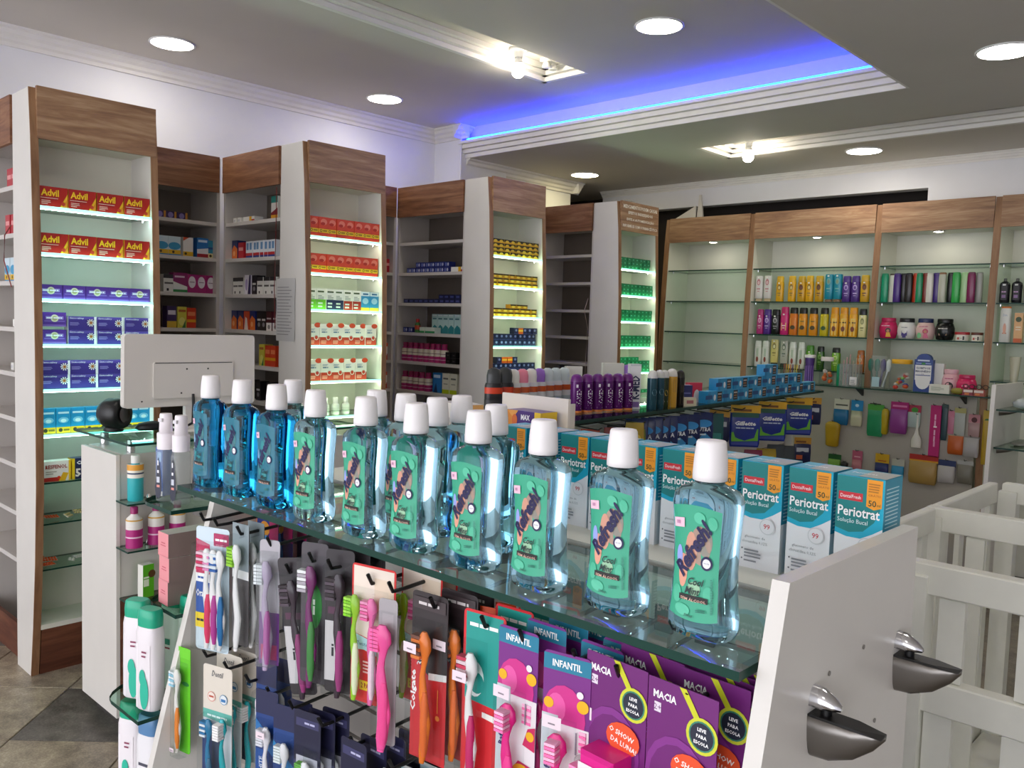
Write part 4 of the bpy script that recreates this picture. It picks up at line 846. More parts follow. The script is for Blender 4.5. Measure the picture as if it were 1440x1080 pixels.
# loose blister strips in the low part of the first tower
with held():
    def strip(col, foil):
        t = empty('pill_strip'); mb = MB(); mb.box(-.03, .03, -.012, .012, 0, .0012, P(foil, .3, .6)); mb.build('foil', t)
        for i in range(5):
            for j in (-1, 1):
                mb = MB(); mb.lathe([(.0048, .0012), (.0045, .003), (.003, .0045), (0, .005)], P(col, .25), 8, c=(-.022 + .011*i, .0058*j)); mb.build('pill', t)
        return t
    STR = [strip('#e0551a', '#d8b0a0'), strip('#f0eee6', '#b8b8b4'), strip('#d8c88a', '#c0b8a0')]
for i, (u, d, z, k, rz, tl) in enumerate([(.06, .07, .42, 0, .4, .3), (.075, .10, .43, 0, .1, .5), (.055, .13, .43, 0, .8, .4), (.15, .08, .42, 1, 1.2, .2), (.19, .11, .42, 1, .5, .3), (.24, .08, .425, 1, .9, .5), (.30, .1, .42, 1, .2, .3), (.08, .09, .6, 0, .2, .3), (.14, .08, .6, 2, .9, .6), (.19, .1, .605, 2, .2, .6), (.23, .07, .61, 2, 1.4, .8), (.28, .1, .615, 2, .6, .6)]):
    put(STR[k], TX[0] + u, TY[0] + d, z + .012, rz, ['orange pill strip lying low in the first tower', 'white pill strip lying low in the first tower', 'cream pill strip heaped low in the first tower'][k], 'loose pill strips', 'pill strip', (tl, .1, rz))

# ================================================================== DARK SIDE SHELVES AND WALL SHELF
with held():
    K = C
    K['ob'] = carton('supplement_box', .055, .098, .05, '#1f2f6a', [('p', [(0, 0), (1, 0), (1, .55), (.4, .75), (0, .5)], '#e8742a'), ('e', .4, .3, .2, .14, '#f6b070')], '#26387a')
    K['oo'] = carton('supplement_box', .055, .096, .05, '#d8502a', [('p', [(.1, 0), (.8, 0), (.6, .6), (.3, .7)], '#efe4da')])
    K['bk'] = carton('supplement_box', .046, .098, .05, '#1c1a1e', [('r', .15, .5, .85, .6, '#d8d4d0'), ('e', .5, .3, .25, .12, '#8a868a')])
    K['mw'] = carton('supplement_box', .05, .096, .05, '#4a1622', [('r', 0, 0, 1, .42, '#e2dcd6'), ('c', .5, .2, .12, '#8a8480', 12), ('r', .1, .6, .9, .68, '#c8b8b8')])
    K['wk'] = carton('supplement_box', .056, .088, .05, '#e2e0da', [('r', 0, .78, 1, 1, '#2a2628'), ('r', .3, .05, .5, .2, '#2a2628'), ('r', .1, .45, .9, .55, '#5a5656')])
    K['pw'] = carton('supplement_box', .06, .100, .05, '#e8e4ee', [('p', [(.5, 0), (1, 0), (1, 1), (.75, 1)], '#2f2450'), ('e', .3, .5, .2, .3, '#b8a8d2')])
    K['wbr'] = carton('tablet_box', .034, .088, .05, '#e6eaf0', [('r', 0, 0, 1, .16, '#1f3a8a'), ('r', 0, .16, 1, .32, '#b82a2a'), ('r', .2, .5, .8, .9, '#6a96c2')])
    K['red'] = carton('tablet_box', .055, .085, .05, '#b81f2f', [('r', .1, .5, .9, .7, '#e8a0a0')])
    K['sm'] = carton('tablet_box', .036, .03, .05, '#e8e6e2', [('r', .1, .3, .6, .7, '#c8c8cc')])
    K['wy'] = carton('tablet_box', .115, .03, .05, '#ecebe6', [('r', .55, 0, .75, 1, '#e8b41e'), ('r', .75, 0, 1, .5, '#b8342a')])
    K['tm'] = carton('tablet_box', .060, .115, .05, '#e6e2dc', [('r', 0, .72, 1, 1, '#2a8a80'), ('p', [(0, 0), (1, 0), (1, .5), (0, .3)], '#7a1a28'), ('r', 0, 0, 1, .2, '#d89a2a')])
    K['nb'] = carton('dark_blue_box', .042, .032, .05, '#232f78', [('r', .1, .2, .5, .8, '#6a78b8'), ('e', .75, .5, .15, .3, '#c8cce2')], '#2f3c8a')
    K['nb2'] = carton('dark_blue_box', .046, .026, .05, '#1c2048', [('r', .2, .3, .8, .7, '#4a5290')], '#262b5a')
    K['tl'] = carton('tall_teal_box', .050, .118, .05, '#bcdcd8', [('p', [(0, 0), (1, 0), (1, .32), (.5, .45), (0, .25)], '#2f8a92'), ('r', .15, .72, .85, .8, '#5a8a90'), ('r', .1, .9, .9, .96, '#e8f2f0')], '#d2e6e2')
    K['gw'] = carton('green_white_box', .045, .035, .05, '#dfe8de', [('r', 0, 0, 1, .35, '#2f9a5a')])
    K['blk'] = carton('black_box', .044, .034, .05, '#131114', [('r', .3, .4, .7, .55, '#5a565a')])
    K['bb'] = carton('blue_box', .075, .12, .05, '#2a7ac0', [('p', [(.1, 0), (.6, .0), (.4, .5)], '#0f3a6a'), ('r', .1, .75, .9, .9, '#cfe6f6')])
    K['wl'] = carton('white_lime_box', .062, .122, .05, '#dedcc8', [('r', 0, 0, 1, .2, '#b8c81e'), ('r', .15, .7, .85, .78, '#6a6a60'), ('r', .2, .45, .8, .5, '#a0a08c')])
    K['mag'] = carton('magenta_carton', .052, .095, .05, '#a81f6e', [('e', .45, .58, .38, .32, '#e8dfe6'), ('r', .2, .56, .7, .6, '#8a6a80')], '#c02a80')
    K['magg'] = carton('magenta_carton', .075, .100, .05, '#8a1f62', [('p', [(0, 0), (1, 0), (1, .3), (.5, .42), (0, .55)], '#e8e8e2'), ('r', 0, 0, 1, .14, '#2f8a4a'), ('r', .1, .75, .8, .84, '#d8b8cc')])
    K['wbl'] = carton('generic_blue_carton', .064, .097, .05, '#cfe2ec', [('e', .5, .5, .5, .2, '#3a9ac8'), ('r', 0, .08, 1, .3, '#e8b81e'), ('c', .4, .19, .07, '#4a3a10'), ('r', 0, 0, 1, .08, '#2a8ac0')])
    K['wor'] = carton('generic_white_carton', .053, .098, .05, '#ece8e2', [('p', [(0, 1), (0, .8), (.6, 1)], '#d8502a'), ('r', 0, .03, 1, .26, '#e8b81e'), ('c', .25, .15, .07, '#4a3a10')])
    K['bw'] = carton('blue_white_carton', .061, .102, .05, '#2a74bc', [('r', 0, .0, 1, .2, '#a8202c'), ('p', [(0, .2), (1, .2), (1, .5), (0, .42)], '#e8e8ea'), ('r', .1, .78, .9, .9, '#cfe2f2')])
    K['by'] = carton('blue_yellow_carton', .055, .093, .05, '#2f8aa8', [('r', 0, 0, 1, .28, '#e8d89a'), ('c', .4, .14, .08, '#4a3a10'), ('r', .1, .5, .9, .62, '#1f4a8a')])
    K['py'] = carton('fruit_carton', .048, .108, .05, '#d8cc4a', [('e', .5, .3, .35, .2, '#e8e07a'), ('p', [(.5, .0), (.9, .0), (.9, .4)], '#3a7a3a'), ('r', .1, .75, .9, .86, '#b8662a')])
    K['pu'] = carton('purple_carton', .05, .110, .05, '#3a2458', [('r', 0, 0, 1, .3, '#e0b83a'), ('r', .1, .6, .9, .8, '#d8d0e2')])
    K['ord'] = carton('orange_red_carton', .049, .104, .05, '#d8401f', [('r', 0, .28, 1, .42, '#e8a41e'), ('r', .1, .6, .9, .8, '#f08a5a')])
    K['pur2'] = carton('small_purple_carton', .055, .036, .05, '#3a2458', [('e', .45, .5, .25, .4, '#8a7ab8'), ('r', .8, 0, 1, 1, '#c8882a')])
    def bottle(name, h, r, body, cap, band_=None, cap_h=.22, neck=.55, sq=1.0):
        t = empty(name); mb = MB(); hb = h * (1 - cap_h)
        mb.lathe([(r*.92, 0), (r, .004), (r, hb*.78), (r*.94, hb*.86), (r*neck, hb*.97), (r*neck, hb)], P(body, .3), 18, sy=sq); mb.build('body', t)
        mb = MB(); mb.lathe([(r*neck*1.12, hb), (r*neck*1.12, h*.985), (r*neck*.95, h)], P(cap, .35), 16, sy=sq); mb.build('cap', t)
        if band_:
            v0, v1, col = band_[:3]; mb = MB(); mb.lathe([(r*1.012, hb*v0), (r*1.012, hb*v1)], P(col, .4), 18, sy=sq, caps=False)
            for u0, u1, c2 in band_[3:]: mb.lathe([(r*1.02, hb*u0), (r*1.02, hb*u1)], P(c2, .4), 18, sy=sq, caps=False)
            mb.build('label', t)
        return t
    K['magb'] = bottle('magenta_bottle', .115, .026, '#b01e68', '#a01a58', (.42, .86, '#e8dcc8', (.58, .62, '#8a5a6a'), (.2, .23, '#e8c8d8')), .2, .6)
    K['redg'] = bottle('red_green_bottle', .085, .018, '#3a7a3a', '#b8282a', (.3, .7, '#c84a2a'), .25)
U0, U1, U2 = [(TX[i] + .012, 4.25, -PI/2) for i in range(3)]
UB, UB2 = (1.565, 4.25, 0), (2.72, 4.24, 0)
g = 'boxes on the dark shelf beside the paper notice'
for kind, z, us, lb in (('sm', 1.895, [.05, .095], 'tiny white box on the top dark shelf'), ('wy', 1.895, [.185], 'low white carton with a yellow stripe'), ('tm', 1.895, [.43], 'tall teal topped carton with a maroon foot on the top shelf'),
        ('ob', 1.71, [.05], 'navy and orange supplement box beside a red one'), ('red', 1.71, [.112], 'crimson box beside the striped tablet boxes'), ('wbr', 1.71, [.175 + .036*i for i in range(8)], 'slim white tablet box with red and blue foot'),
        ('wk', 1.525, [.055, .115], 'short white box with black top and mark'), ('pw', 1.525, [.185], 'white and dark purple supplement box'), ('bk', 1.525, [.25], 'black supplement box with a white line'), ('wk', 1.525, [.31, .37, .43], 'white box with a black top beside the tower panel'),
        ('ob', 1.343, [.05, .11], 'navy and orange supplement box on the lower dark shelf'), ('oo', 1.343, [.175], 'orange box with a white flame shape'), ('ob', 1.343, [.235], 'navy and orange supplement box next to black boxes'), ('bk', 1.343, [.295, .345], 'black supplement box on the lower dark shelf'), ('mw', 1.343, [.40, .452], 'maroon and white supplement box'),
        ('ord', 1.165, [.39, .44], 'orange red carton beside the monitor'), ('py', 1.165, [.33], 'pale yellow carton beside the monitor'), ('bk', .985, [.2, .3, .4], 'black supplement box behind the monitor')):
    row(U1, kind, z, us, lb, g)
g = 'things on the dark shelf between the second and third tower'
for kind, z, us, lb, ly, h in (('nb', 1.71, [.07 + .0435*i for i in range(9)], 'dark blue box in the double row on the upper dark shelf', 1, 0), ('nb', 1.742, [.16 + .0435*i for i in range(7)], 'dark blue box in the double row on the upper dark shelf', 1, 0), ('wy', 1.71, [.52], 'low white carton at the end of the blue row', 1, 0),
        ('nb2', 1.525, [.05 + .0475*i for i in range(11)], 'blackish blue box in the long low row', 1, 0), ('nb2', 1.551, [.38 + .0475*i for i in range(4)], 'blackish blue box in the long low row', 1, 0),
        ('nb', 1.343, [.05, .095], 'dark blue box beside the red and green bottle', 1, 0), ('gw', 1.343, [.21, .258, .306], 'low white and green box', 1, 0), ('tl', 1.343, [.26 + .0515*i for i in range(6)], 'tall pale teal box in the row of six', 1, 0),
        ('blk', 1.165, [.455, .502], 'small black box stacked beside magenta bottles', 2, .035), ('bb', .985, [.36], 'blue box with a dark drop shape', 1, 0), ('wl', .985, [.44, .505], 'tall white box with a lime green foot', 1, 0)):
    row(U2, kind, z, us, lb, g, layers=ly, h=h, dy=.035 if kind != 'tl' else .09)
row(U2, 'redg', 1.343, [.152], 'small green bottle with red cap on the dark shelf', None, cat='bottle', dy=.05)
row(U2, 'magb', 1.165, [.048 + .0515*i for i in range(8)], 'magenta bottle with a cream label in the row of eight', 'magenta bottles on the upper row', cat='bottle', dy=.045)
row(U2, 'magb', .985, [.05 + .054*i for i in range(5)], 'magenta bottle with a cream label beside the blue box', 'magenta bottles on the lower row', cat='bottle', dy=.045)
g = 'cartons on the wall shelf behind the monitor'
for kind, z, us, lb in (('pur2', 1.895, [.36, .415, .475], 'small dark purple carton on the high wall shelf'), ('wbl', 1.71, [.37, .435], 'pale blue generic carton with a yellow stripe'), ('wor', 1.71, [.505], 'white generic carton with an orange corner'), ('bw', 1.71, [.585], 'blue carton with white and dark red foot'), ('by', 1.71, [.635], 'teal blue carton with a pale yellow foot'),
        ('wk', 1.525, [.405], 'white carton with a dark top beside magenta cartons'), ('magg', 1.525, [.465], 'magenta carton with white swoosh and green foot'), ('mag', 1.525, [.530, .583, .634], 'magenta carton with a pale oval on the wall shelf'), ('pu', 1.343, [.422], 'dark purple carton with yellow foot'), ('py', 1.343, [.474], 'yellow fruit carton beside a red one'), ('ord', 1.343, [.527], 'orange red carton on the wall shelf'), ('ord', 1.165, [.40, .45], 'orange red carton hidden behind the monitor')):
    row(UB, kind, z, us, lb, g)
row(UB2, 'red', 1.71, [.58, .63], 'crimson box glimpsed beside the generic medicine tower', 'boxes on the second wall shelf'); row(UB2, 'nb', 1.525, [.54, .60], 'dark blue box glimpsed beside the generic medicine tower', 'boxes on the second wall shelf'); row(UB2, 'vit', 1.165, [.55, .62], 'white and red carton glimpsed beside the generic medicine tower', 'boxes on the second wall shelf'); row(UB2, 'vit', .985, [.55, .62], 'white and red carton low beside the generic medicine tower', 'boxes on the second wall shelf')
g = 'boxes on the shelf at the far left edge'
for kind, z, us, lb in (('red', 1.895, [.33, .39, .45], 'crimson box on the shelf behind the first tower'), ('red', 1.71, [.32, .38], 'crimson box on the second shelf behind the first tower'), ('wor', 1.71, [.45], 'white carton with orange corner behind the first tower'), ('wbl', 1.525, [.30, .37, .44], 'pale blue generic carton behind the first tower'), ('wy', 1.343, [.42], 'low white carton with red end behind the first tower'), ('sm', 1.165, [.36, .42], 'tiny white box behind the first tower')):
    row(U0, kind, z, us, lb, g)
# paper notice taped on the white panel of the second tower
mb = MB(); n = 7
for k in range(n):
    pass
vs = []; fs = []
for j in range(9):
    for i in range(5):
        vs.append((2.2345 - .0012 - .004 * math.sin(i * 1.1 + j * .7) ** 2, 3.70 - .165 * i / 4, 1.30 + .30 * j / 8))
fs = [(j*5+i, j*5+i+1, (j+1)*5+i+1, (j+1)*5+i) for j in range(8) for i in range(4)]
mb.add(vs, fs, P('#c4c2c0', .35), True)
for k in range(16):
    z = 1.33 + .015 * k
    mb.poly([(2.2285, 3.685, z), (2.2285, 3.685 - .10 - .03 * ((k * 7) % 5) / 4, z), (2.2285, 3.685 - .10 - .03 * ((k * 7) % 5) / 4, z + .004), (2.2285, 3.685, z + .004)], P('#8e8c8c'))
tag(mb.build('paper_notice'), 'grey printed paper notice in a sleeve taped to the tower side', 'notice')

# ================================================================== COSMETICS CABINETS
with held():
    def shampoo(body, cap, art_=None, h=.172, w=.05, cap_top=True, ch=.22, d=.6):
        t = empty('shampoo_bottle'); mb = MB(); n = 20; hb = h * (1 - ch) if cap_top else h * (1 - ch)
        z0 = 0 if cap_top else h * ch
        def ring(k, z, e=3.0): return [(w/2*k * math.copysign(abs(math.cos(2*PI*i/n)) ** (2/e), math.cos(2*PI*i/n)), w/2*k*d * math.copysign(abs(math.sin(2*PI*i/n)) ** (2/e), math.sin(2*PI*i/n)), z) for i in range(n)]
        mb.loft([ring(.9, z0), ring(1, z0 + .004), ring(1, z0 + hb*.5), ring(.98, z0 + hb*.92), ring(.90, z0 + hb)], P(body, .25)); mb.build('body', t)
        mb = MB(); c0 = hb if cap_top else 0; mb.loft([ring(.88, c0), ring(.90, c0 + h*ch*.5), ring(.84, c0 + h*ch - .003), ring(.74, c0 + h*ch)], P(cap, .3)); mb.build('cap', t)
        if art_:
            mb = MB(); art(mb, art_, w * .74, hb, -w/2*d - .0006)
            mb.v = [(x, y + (abs(x) / (w/2)) ** 3 * w/2*d * .35, z + z0) for x, y, z in mb.v]; mb.build('label', t)
        return t
    A1 = lambda c1, c2: [('e', .5, .72, .32, .14, c1), ('e', .5, .70, .2, .08, c2), ('r', .2, .40, .8, .45, c1), ('r', .3, .30, .7, .33, c1), ('r', .3, .9, .6, .96, '#f4f0ea')]
    Hh = {}
    Hh['w'] = shampoo('#ded8d6', '#b8a480', A1('#c07a80', '#e0c0c0'), .178, .055, False, .12)
    Hh['y'] = shampoo('#e0a81a', '#e2b02a', A1('#8a6a2a', '#e8d08a'), .174, .053)
    Hh['yb'] = shampoo('#c8981c', '#d0a428', A1('#5a2f20', '#7a4a30'), .172, .056)
    Hh['t'] = shampoo('#1a8aa4', '#7a5a3a', A1('#6ab0b0', '#8a9a80'), .181, .056, False, .1)
    Hh['p'] = shampoo('#4a2a80', '#4f3088', A1('#b8a0d8', '#5a3a90'), .168, .056)
    Hh['pk'] = shampoo('#b82a78', '#b8307a', A1('#e8b0d0', '#d070a8'), .172, .05)
    Hh['pp'] = shampoo('#54288a', '#4f2888', A1('#c8b0e2', '#8a60b8'), .172, .055)
    Hh['k'] = shampoo('#141216', '#141216', A1('#b8b0b8', '#5a545a'), .172, .06)
    Hh['hp'] = shampoo('#d02878', '#c8206a', [('r', .1, .2, .9, .55, '#e8b070')] + A1('#f2d0d8', '#e86a9a')[2:], .19, .058)
    Hh['o'] = shampoo('#e0901a', '#1a1614', [('r', .05, .35, .95, .8, '#f0bc3a'), ('e', .5, .36, .4, .1, '#4a3a14'), ('r', .2, .62, .8, .68, '#8a6a14')], .186, .058)
    Hh['od'] = shampoo('#d8741a', '#1a1614', [('r', .05, .35, .95, .8, '#e89a3a'), ('e', .5, .36, .4, .1, '#4a3a14')], .186, .058)
    Hh['ly'] = shampoo('#c8b41c', '#1a1614', [('r', .05, .35, .95, .85, '#d8d03a'), ('e', .5, .36, .4, .1, '#3a5a2a')], .186, .056)
    Hh['oy'] = shampoo('#e8a424', '#ea9a1e', [('r', .15, .05, .9, .8, '#f0c860'), ('e', .5, .34, .3, .12, '#7a3a2a'), ('t', '~~~~', .5, .62, .1, '#4a2a14', dict(bold=.02))], .19, .056)
    Hh['cr'] = shampoo('#ddd49a', '#181614', A1('#8a8a5a', '#b8b480'), .182, .05)
    Hh['wt'] = shampoo('#dcdcd2', '#e2e2da', [('r', .3, .5, .7, .9, '#b8c4b0'), ('e', .5, .35, .22, .14, '#8a3a2a')], .178, .052)
    Hh['ct'] = shampoo('#d8c878', '#16140f', A1('#8a7a3a', '#e8e0b0'), .19, .056, False, .16, .35)
    Hh['gt'] = shampoo('#b4b4a4', '#16201a', A1('#5a6a5a', '#c8c8b8'), .184, .056, False, .16, .35)
    Hh['gr'] = shampoo('#5a9a2c', '#4a8a24', A1('#d0e8a0', '#8ac04a'), .16, .055)
    Hh['dg'] = shampoo('#35641f', '#0f0f0d', A1('#8ab45a', '#4a7a2a'), .156, .05)
    Hh['lg'] = shampoo('#7ab02a', '#0f0f0d', A1('#d8f090', '#a0d04a'), .152, .056)
    Hh['or'] = shampoo('#c86a1c', '#a85a14', A1('#f0d0a0', '#e8a04a'), .142, .048)
    plain = lambda b, c, h=.18, w=.045: shampoo(b, c, None, h, w, True, .06)
    Hh['D'] = [plain(*q) for q in (('#12996e', '#0f8a64'), ('#d6d4c8', '#4a3a30'), ('#46247c', '#3e2070'), ('#1c181c', '#141214'), ('#221a1c', '#141214'), ('#c43a1a', '#b03418'), ('#168a5e', '#0f7a54'), ('#8a3024', '#7a281e'), ('#d8d4cc', '#c8c4bc'), ('#462880', '#3e2070'), ('#b8b8a8', '#8a5a3a'), ('#101012', '#101012'), ('#2ea84a', '#2a9a44'), ('#b4dca0', '#a8d094'), ('#7a144e', '#6a1044'), ('#9a9a94', '#8a8a84'))]
    def jar(body, lid, art_, w=.11, h=.128):
        t = empty('cream_jar'); mb = MB(); n = 24; r = w/2
        mb.lathe([(r*.72, 0), (r*.86, .004), (r, h*.32), (r*.99, h*.55), (r*.82, h*.78), (r*.74, h*.80)], P(body, .25), n, sy=.8); mb.build('body', t)
        mb = MB(); mb.lathe([(r*.78, h*.80), (r*.80, h*.83), (r*.80, h*.97), (r*.76, h)], P(lid, .3), n, sy=.8); mb.build('lid', t)
        mb = MB(); art(mb, art_, w*.7, h*.75, -r*.8*.99 - .0008); mb.v = [(x, y + (abs(x)/r) ** 2 * r*.8*.55, z) for x, y, z in mb.v]; mb.build('label', t)
        return t
    face = lambda hair, c: [('c', .66, .52, .17, hair, 12), ('c', .66, .50, .09, '#c88a6a', 10), ('p', [(.5, .1), (.9, .1), (.78, .4), (.56, .4)], c)]
    J = {'pk': jar('#c8205c', '#c01a58', [('t', '~~~~~~~~~', .45, .82, .1, '#f2c8d8', dict(fit=.7))] + face('#3a1a14', '#e8b02a')), 'wh': jar('#dcdad8', '#1a1a20', [('t', '~~~~~~', .5, .74, .08, '#8a8a94', dict(fit=.5)), ('r', .28, .2, .72, .52, '#3a2878'), ('r', .36, .08, .64, .2, '#3a2878')]),
         'pg': jar('#dcb8b4', '#1f2a5a', [('t', '~~~~~~~~~', .5, .82, .09, '#c06a8a', dict(fit=.7)), ('e', .2, .25, .18, .18, '#7ac08a')] + face('#c04a6a', '#d86a8a')), 'bk': jar('#141416', '#0e0e10', [('t', '~~~~~~~~~', .5, .72, .1, '#d8d4d0', dict(fit=.7)), ('r', .2, .3, .8, .42, '#8a6a4a')]),
         'pf': jar('#d8a8b0', '#d8a8b2', [('t', '~~~~~~~~~', .5, .82, .09, '#b04a7a', dict(fit=.7)), ('c', .5, .42, .22, '#1c1210', 14), ('c', .5, .38, .11, '#8a5238', 12), ('r', .25, 0, .8, .22, '#d2dcb4')], .098, .14), 'hp': jar('#c8205c', '#b81a54', [('t', '~~~', .5, .6, .14, '#e8a0b8', dict(fit=.4)), ('r', .2, .35, .8, .45, '#e8c0b0')], .09, .095)}
    def lowjar(lid, w):
        t = empty('cream_pot'); mb = MB(); mb.lathe([(w*.46, 0), (w*.48, .003), (w*.48, .036)], P('#dcd8c8', .3), 20, sy=.7); mb.build('body', t)
        mb = MB(); mb.lathe([(w*.5, .036), (w*.5, .05), (w*.48, .052)], P(lid, .3), 20, sy=.7); mb.build('lid', t)
        mb = MB(); art(mb, [('r', .0, .05, 1, .95, '#e2decf'), ('r', .1, .2, .35, .6, '#b84a3a'), ('r', .7, .15, .9, .8, '#3a2a28'), ('r', .42, .4, .62, .5, '#8a8a80')], w*.6, .034, -w*.48*.7 - .0004); mb.build('label', t)
        return t
    J['lr'] = lowjar('#a8242c', .083); J['lw'] = lowjar('#5a2a1c', .066)
    def pump(body):
        t = empty('lotion_bottle'); mb = MB(); mb.loft([[(.027*k*c, .016*k*s_, z) for c, s_ in [(math.cos(2*PI*i/16), math.sin(2*PI*i/16)) for i in range(16)]] for k, z in ((.9, 0), (1, .004), (.98, .07), (1.04, .10), (.9, .115), (.4, .124))], P(body, .25)); mb.build('body', t)
        mb = MB(); mb.lathe([(.009, .124), (.009, .138), (.007, .141)], P('#5a5a58', .3), 12); mb.build('cap', t)
        mb = MB(); art(mb, [('r', .12, .15, .88, .97, '#17151d'), ('r', .3, .86, .7, .94, '#d8d8d8'), ('t', '~~~~~~', .5, .55, .1, '#c8a0c8', dict(fit=.6)), ('r', .25, .25, .75, .4, '#8a6a9a')], .04, .115, -.0185); mb.build('label', t)
        return t
    J['pump'] = pump('#111016')
    J['lot'] = shampoo('#d8d8d2', '#d8742a', [('t', 'Dove', .5, .8, .07, '#5a7aa8', dict(fit=.5)), ('e', .5, .4, .2, .16, '#e0a890'), ('r', .25, .25, .75, .28, '#c87a5a')], .205, .058, True, .05)
    J['obx'] = carton('sunscreen_box', .043, .169, .035, '#d8a468', [('c', .5, .78, .09, '#3a4a2a', 14), ('r', 0, 0, 1, .14, '#c85a1c'), ('r', .2, .5, .8, .54, '#f2e2c8'), ('r', .2, .42, .8, .45, '#f2e2c8')], '#e0b078')
    t = empty('cream_tube'); mb = MB(); mb.loft([[(.018*math.cos(2*PI*i/16), .018*math.sin(2*PI*i/16), .0) for i in range(16)], [(.022*math.cos(2*PI*i/16), .018*math.sin(2*PI*i/16), .03) for i in range(16)], [(.03*math.cos(2*PI*i/16), .003*math.sin(2*PI*i/16), .144) for i in range(16)]], P('#b8b49c', .3)); mb.build('body', t)
    mb = MB(); art(mb, [('e', .5, .28, .4, .16, '#3f8a2f'), ('t', '~~~~', .5, .62, .07, '#4a3a3a', dict(fit=.7)), ('r', .2, .8, .8, .86, '#8a5a5a')], .034, .14, -.0165); mb.v = [(x, y + z * .1, z) for x, y, z in mb.v]; mb.build('label', t)
    J['tube'] = t
CAB = {2: (5.462, 2.965), 3: (5.462, 2.10), 4: (5.462, 1.43)}
def cput(proto, cab, u, z, label, group=None, cat='bottle', d=.075, rz=0.0, **kw):
    x, y = CAB[cab]; put(proto, x + d, y - u, z + .0003, RZ + rz, label, group, cat, **kw)
g1, g2, g3 = 'shampoo bottles on the upper cabinet shelf', 'shampoo bottles on the middle cabinet shelf', 'shampoo bottles on the lower cabinet shelf'
for u, k, lb in ((.076, 'w', 'white shampoo bottle with a pink emblem'), (.139, 'w', 'white shampoo bottle with a pink emblem'), (.229, 'y', 'plain golden shampoo bottle standing apart'), (.316, 'y', 'plain golden shampoo bottle standing apart'), (.385, 'yb', 'golden shampoo bottle with brown oval'), (.441, 'y', 'plain golden shampoo bottle between brown oval ones'), (.507, 'yb', 'golden shampoo bottle with brown oval'), (.573, 't', 'teal shampoo bottle standing on a brown cap'), (.631, 't', 'teal shampoo bottle standing on a brown cap'), (.690, 'p', 'violet shampoo bottle on the upper cabinet shelf'), (.748, 'p', 'violet shampoo bottle on the upper cabinet shelf'), (.808, 'yb', 'golden shampoo bottle with brown oval')): cput(Hh[k], 2, u, 1.623, lb, g1)
for u, k, lb in ((.096, 'pk', 'magenta shampoo bottle at the shelf end'), (.150, 'pp', 'purple shampoo bottle beside a black one'), (.212, 'k', 'black shampoo bottle on the middle cabinet shelf'), (.276, 'hp', 'hot pink shampoo bottle with an orange panel'), (.340, 'od', 'burnt orange shampoo bottle with a black cap'), (.407, 'o', 'orange shampoo bottle with a black cap'), (.479, 'o', 'orange shampoo bottle with a black cap'), (.553, 'ly', 'lime yellow shampoo bottle with a black cap'), (.623, 'oy', 'all orange shampoo bottle with a portrait'), (.684, 'oy', 'all orange shampoo bottle with a portrait'), (.746, 'oy', 'all orange shampoo bottle with a portrait'), (.806, 'cr', 'cream shampoo bottle with a black cap')): cput(Hh[k], 2, u, 1.398, lb, g2)
for u, k, lb in ((.084, 'wt', 'white bottle with a red brown drop'), (.141, 'wt', 'white bottle with a red brown drop'), (.205, 'ct', 'pale yellow tube standing on a black cap'), (.276, 'gt', 'grey tube standing on a black cap'), (.340, 'wt', 'white bottle beside the clear pen jar'), (.402, 'wt', 'white bottle beside a green one'), (.462, 'gr', 'leaf green bottle on the lower cabinet shelf'), (.534, 'dg', 'dark green bottle with a black cap'), (.639, 'lg', 'light green bottle with a black cap'), (.801, 'or', 'orange brown bottle at the shelf end')): cput(Hh[k], 2, u, 1.173, lb, g3, d=.09)
cols = 'green white purple black charcoal red emerald rust ivory violet grey jet leaf pale plum silver'.split()
for k, (u, p) in enumerate(zip((.066, .108, .142, .172, .211, .246, .273, .304, .334, .366, .405, .445, .482, .521, .564, .602), Hh['D'])):
    nm = cols[k]; cput(p, 3, u, 1.623, {'green': 'sea green', 'pale': 'pale green', 'leaf': 'bright green', 'plum': 'dark magenta'}.get(nm, nm) + ' shampoo bottle seen from its back on the dark bottle shelf', 'bottles turned backwards on the shelf', sc=(.85 if k in (5, 6, 8, 11, 15) else 1, 1, 1), d=.09 if k % 2 else .07)
for u, k, lb in ((.099, 'pk', 'round hot pink hair cream jar'), (.210, 'wh', 'round white hair cream jar with a black lid'), (.320, 'pg', 'round pale pink hair cream jar with a navy lid'), (.431, 'bk', 'round black hair cream jar')): cput(J[k], 3, u, 1.398, lb, 'round hair cream jars', 'jar', d=.085)
cput(J['lr'], 3, .532, 1.398, 'low white pot with a red lid', 'low cream pots', 'pot'); cput(J['lw'], 3, .612, 1.398, 'low white pot with a brown lid', 'low cream pots', 'pot')
for u in (.072, .134): cput(J['pump'], 4, u, 1.623, 'black lotion bottle with a grey cap', 'black lotion bottles', d=.07)
cput(Hh['D'][15], 4, .188, 1.623, 'silver bottle beside the black lotion bottles'); cput(J['lot'], 4, .088, 1.398, 'tall white lotion bottle with an orange cap', d=.07)
cput(J['obx'], 4, .158, 1.398, 'tan sunscreen box with a dark green disc', cat='carton', d=.05); cput(J['tube'], 4, .150, 1.173, 'green and beige cream tube on its cap', cat='tube'); cput(J['tube'], 4, .23, 1.173, 'green and beige cream tube beside its twin', cat='tube')

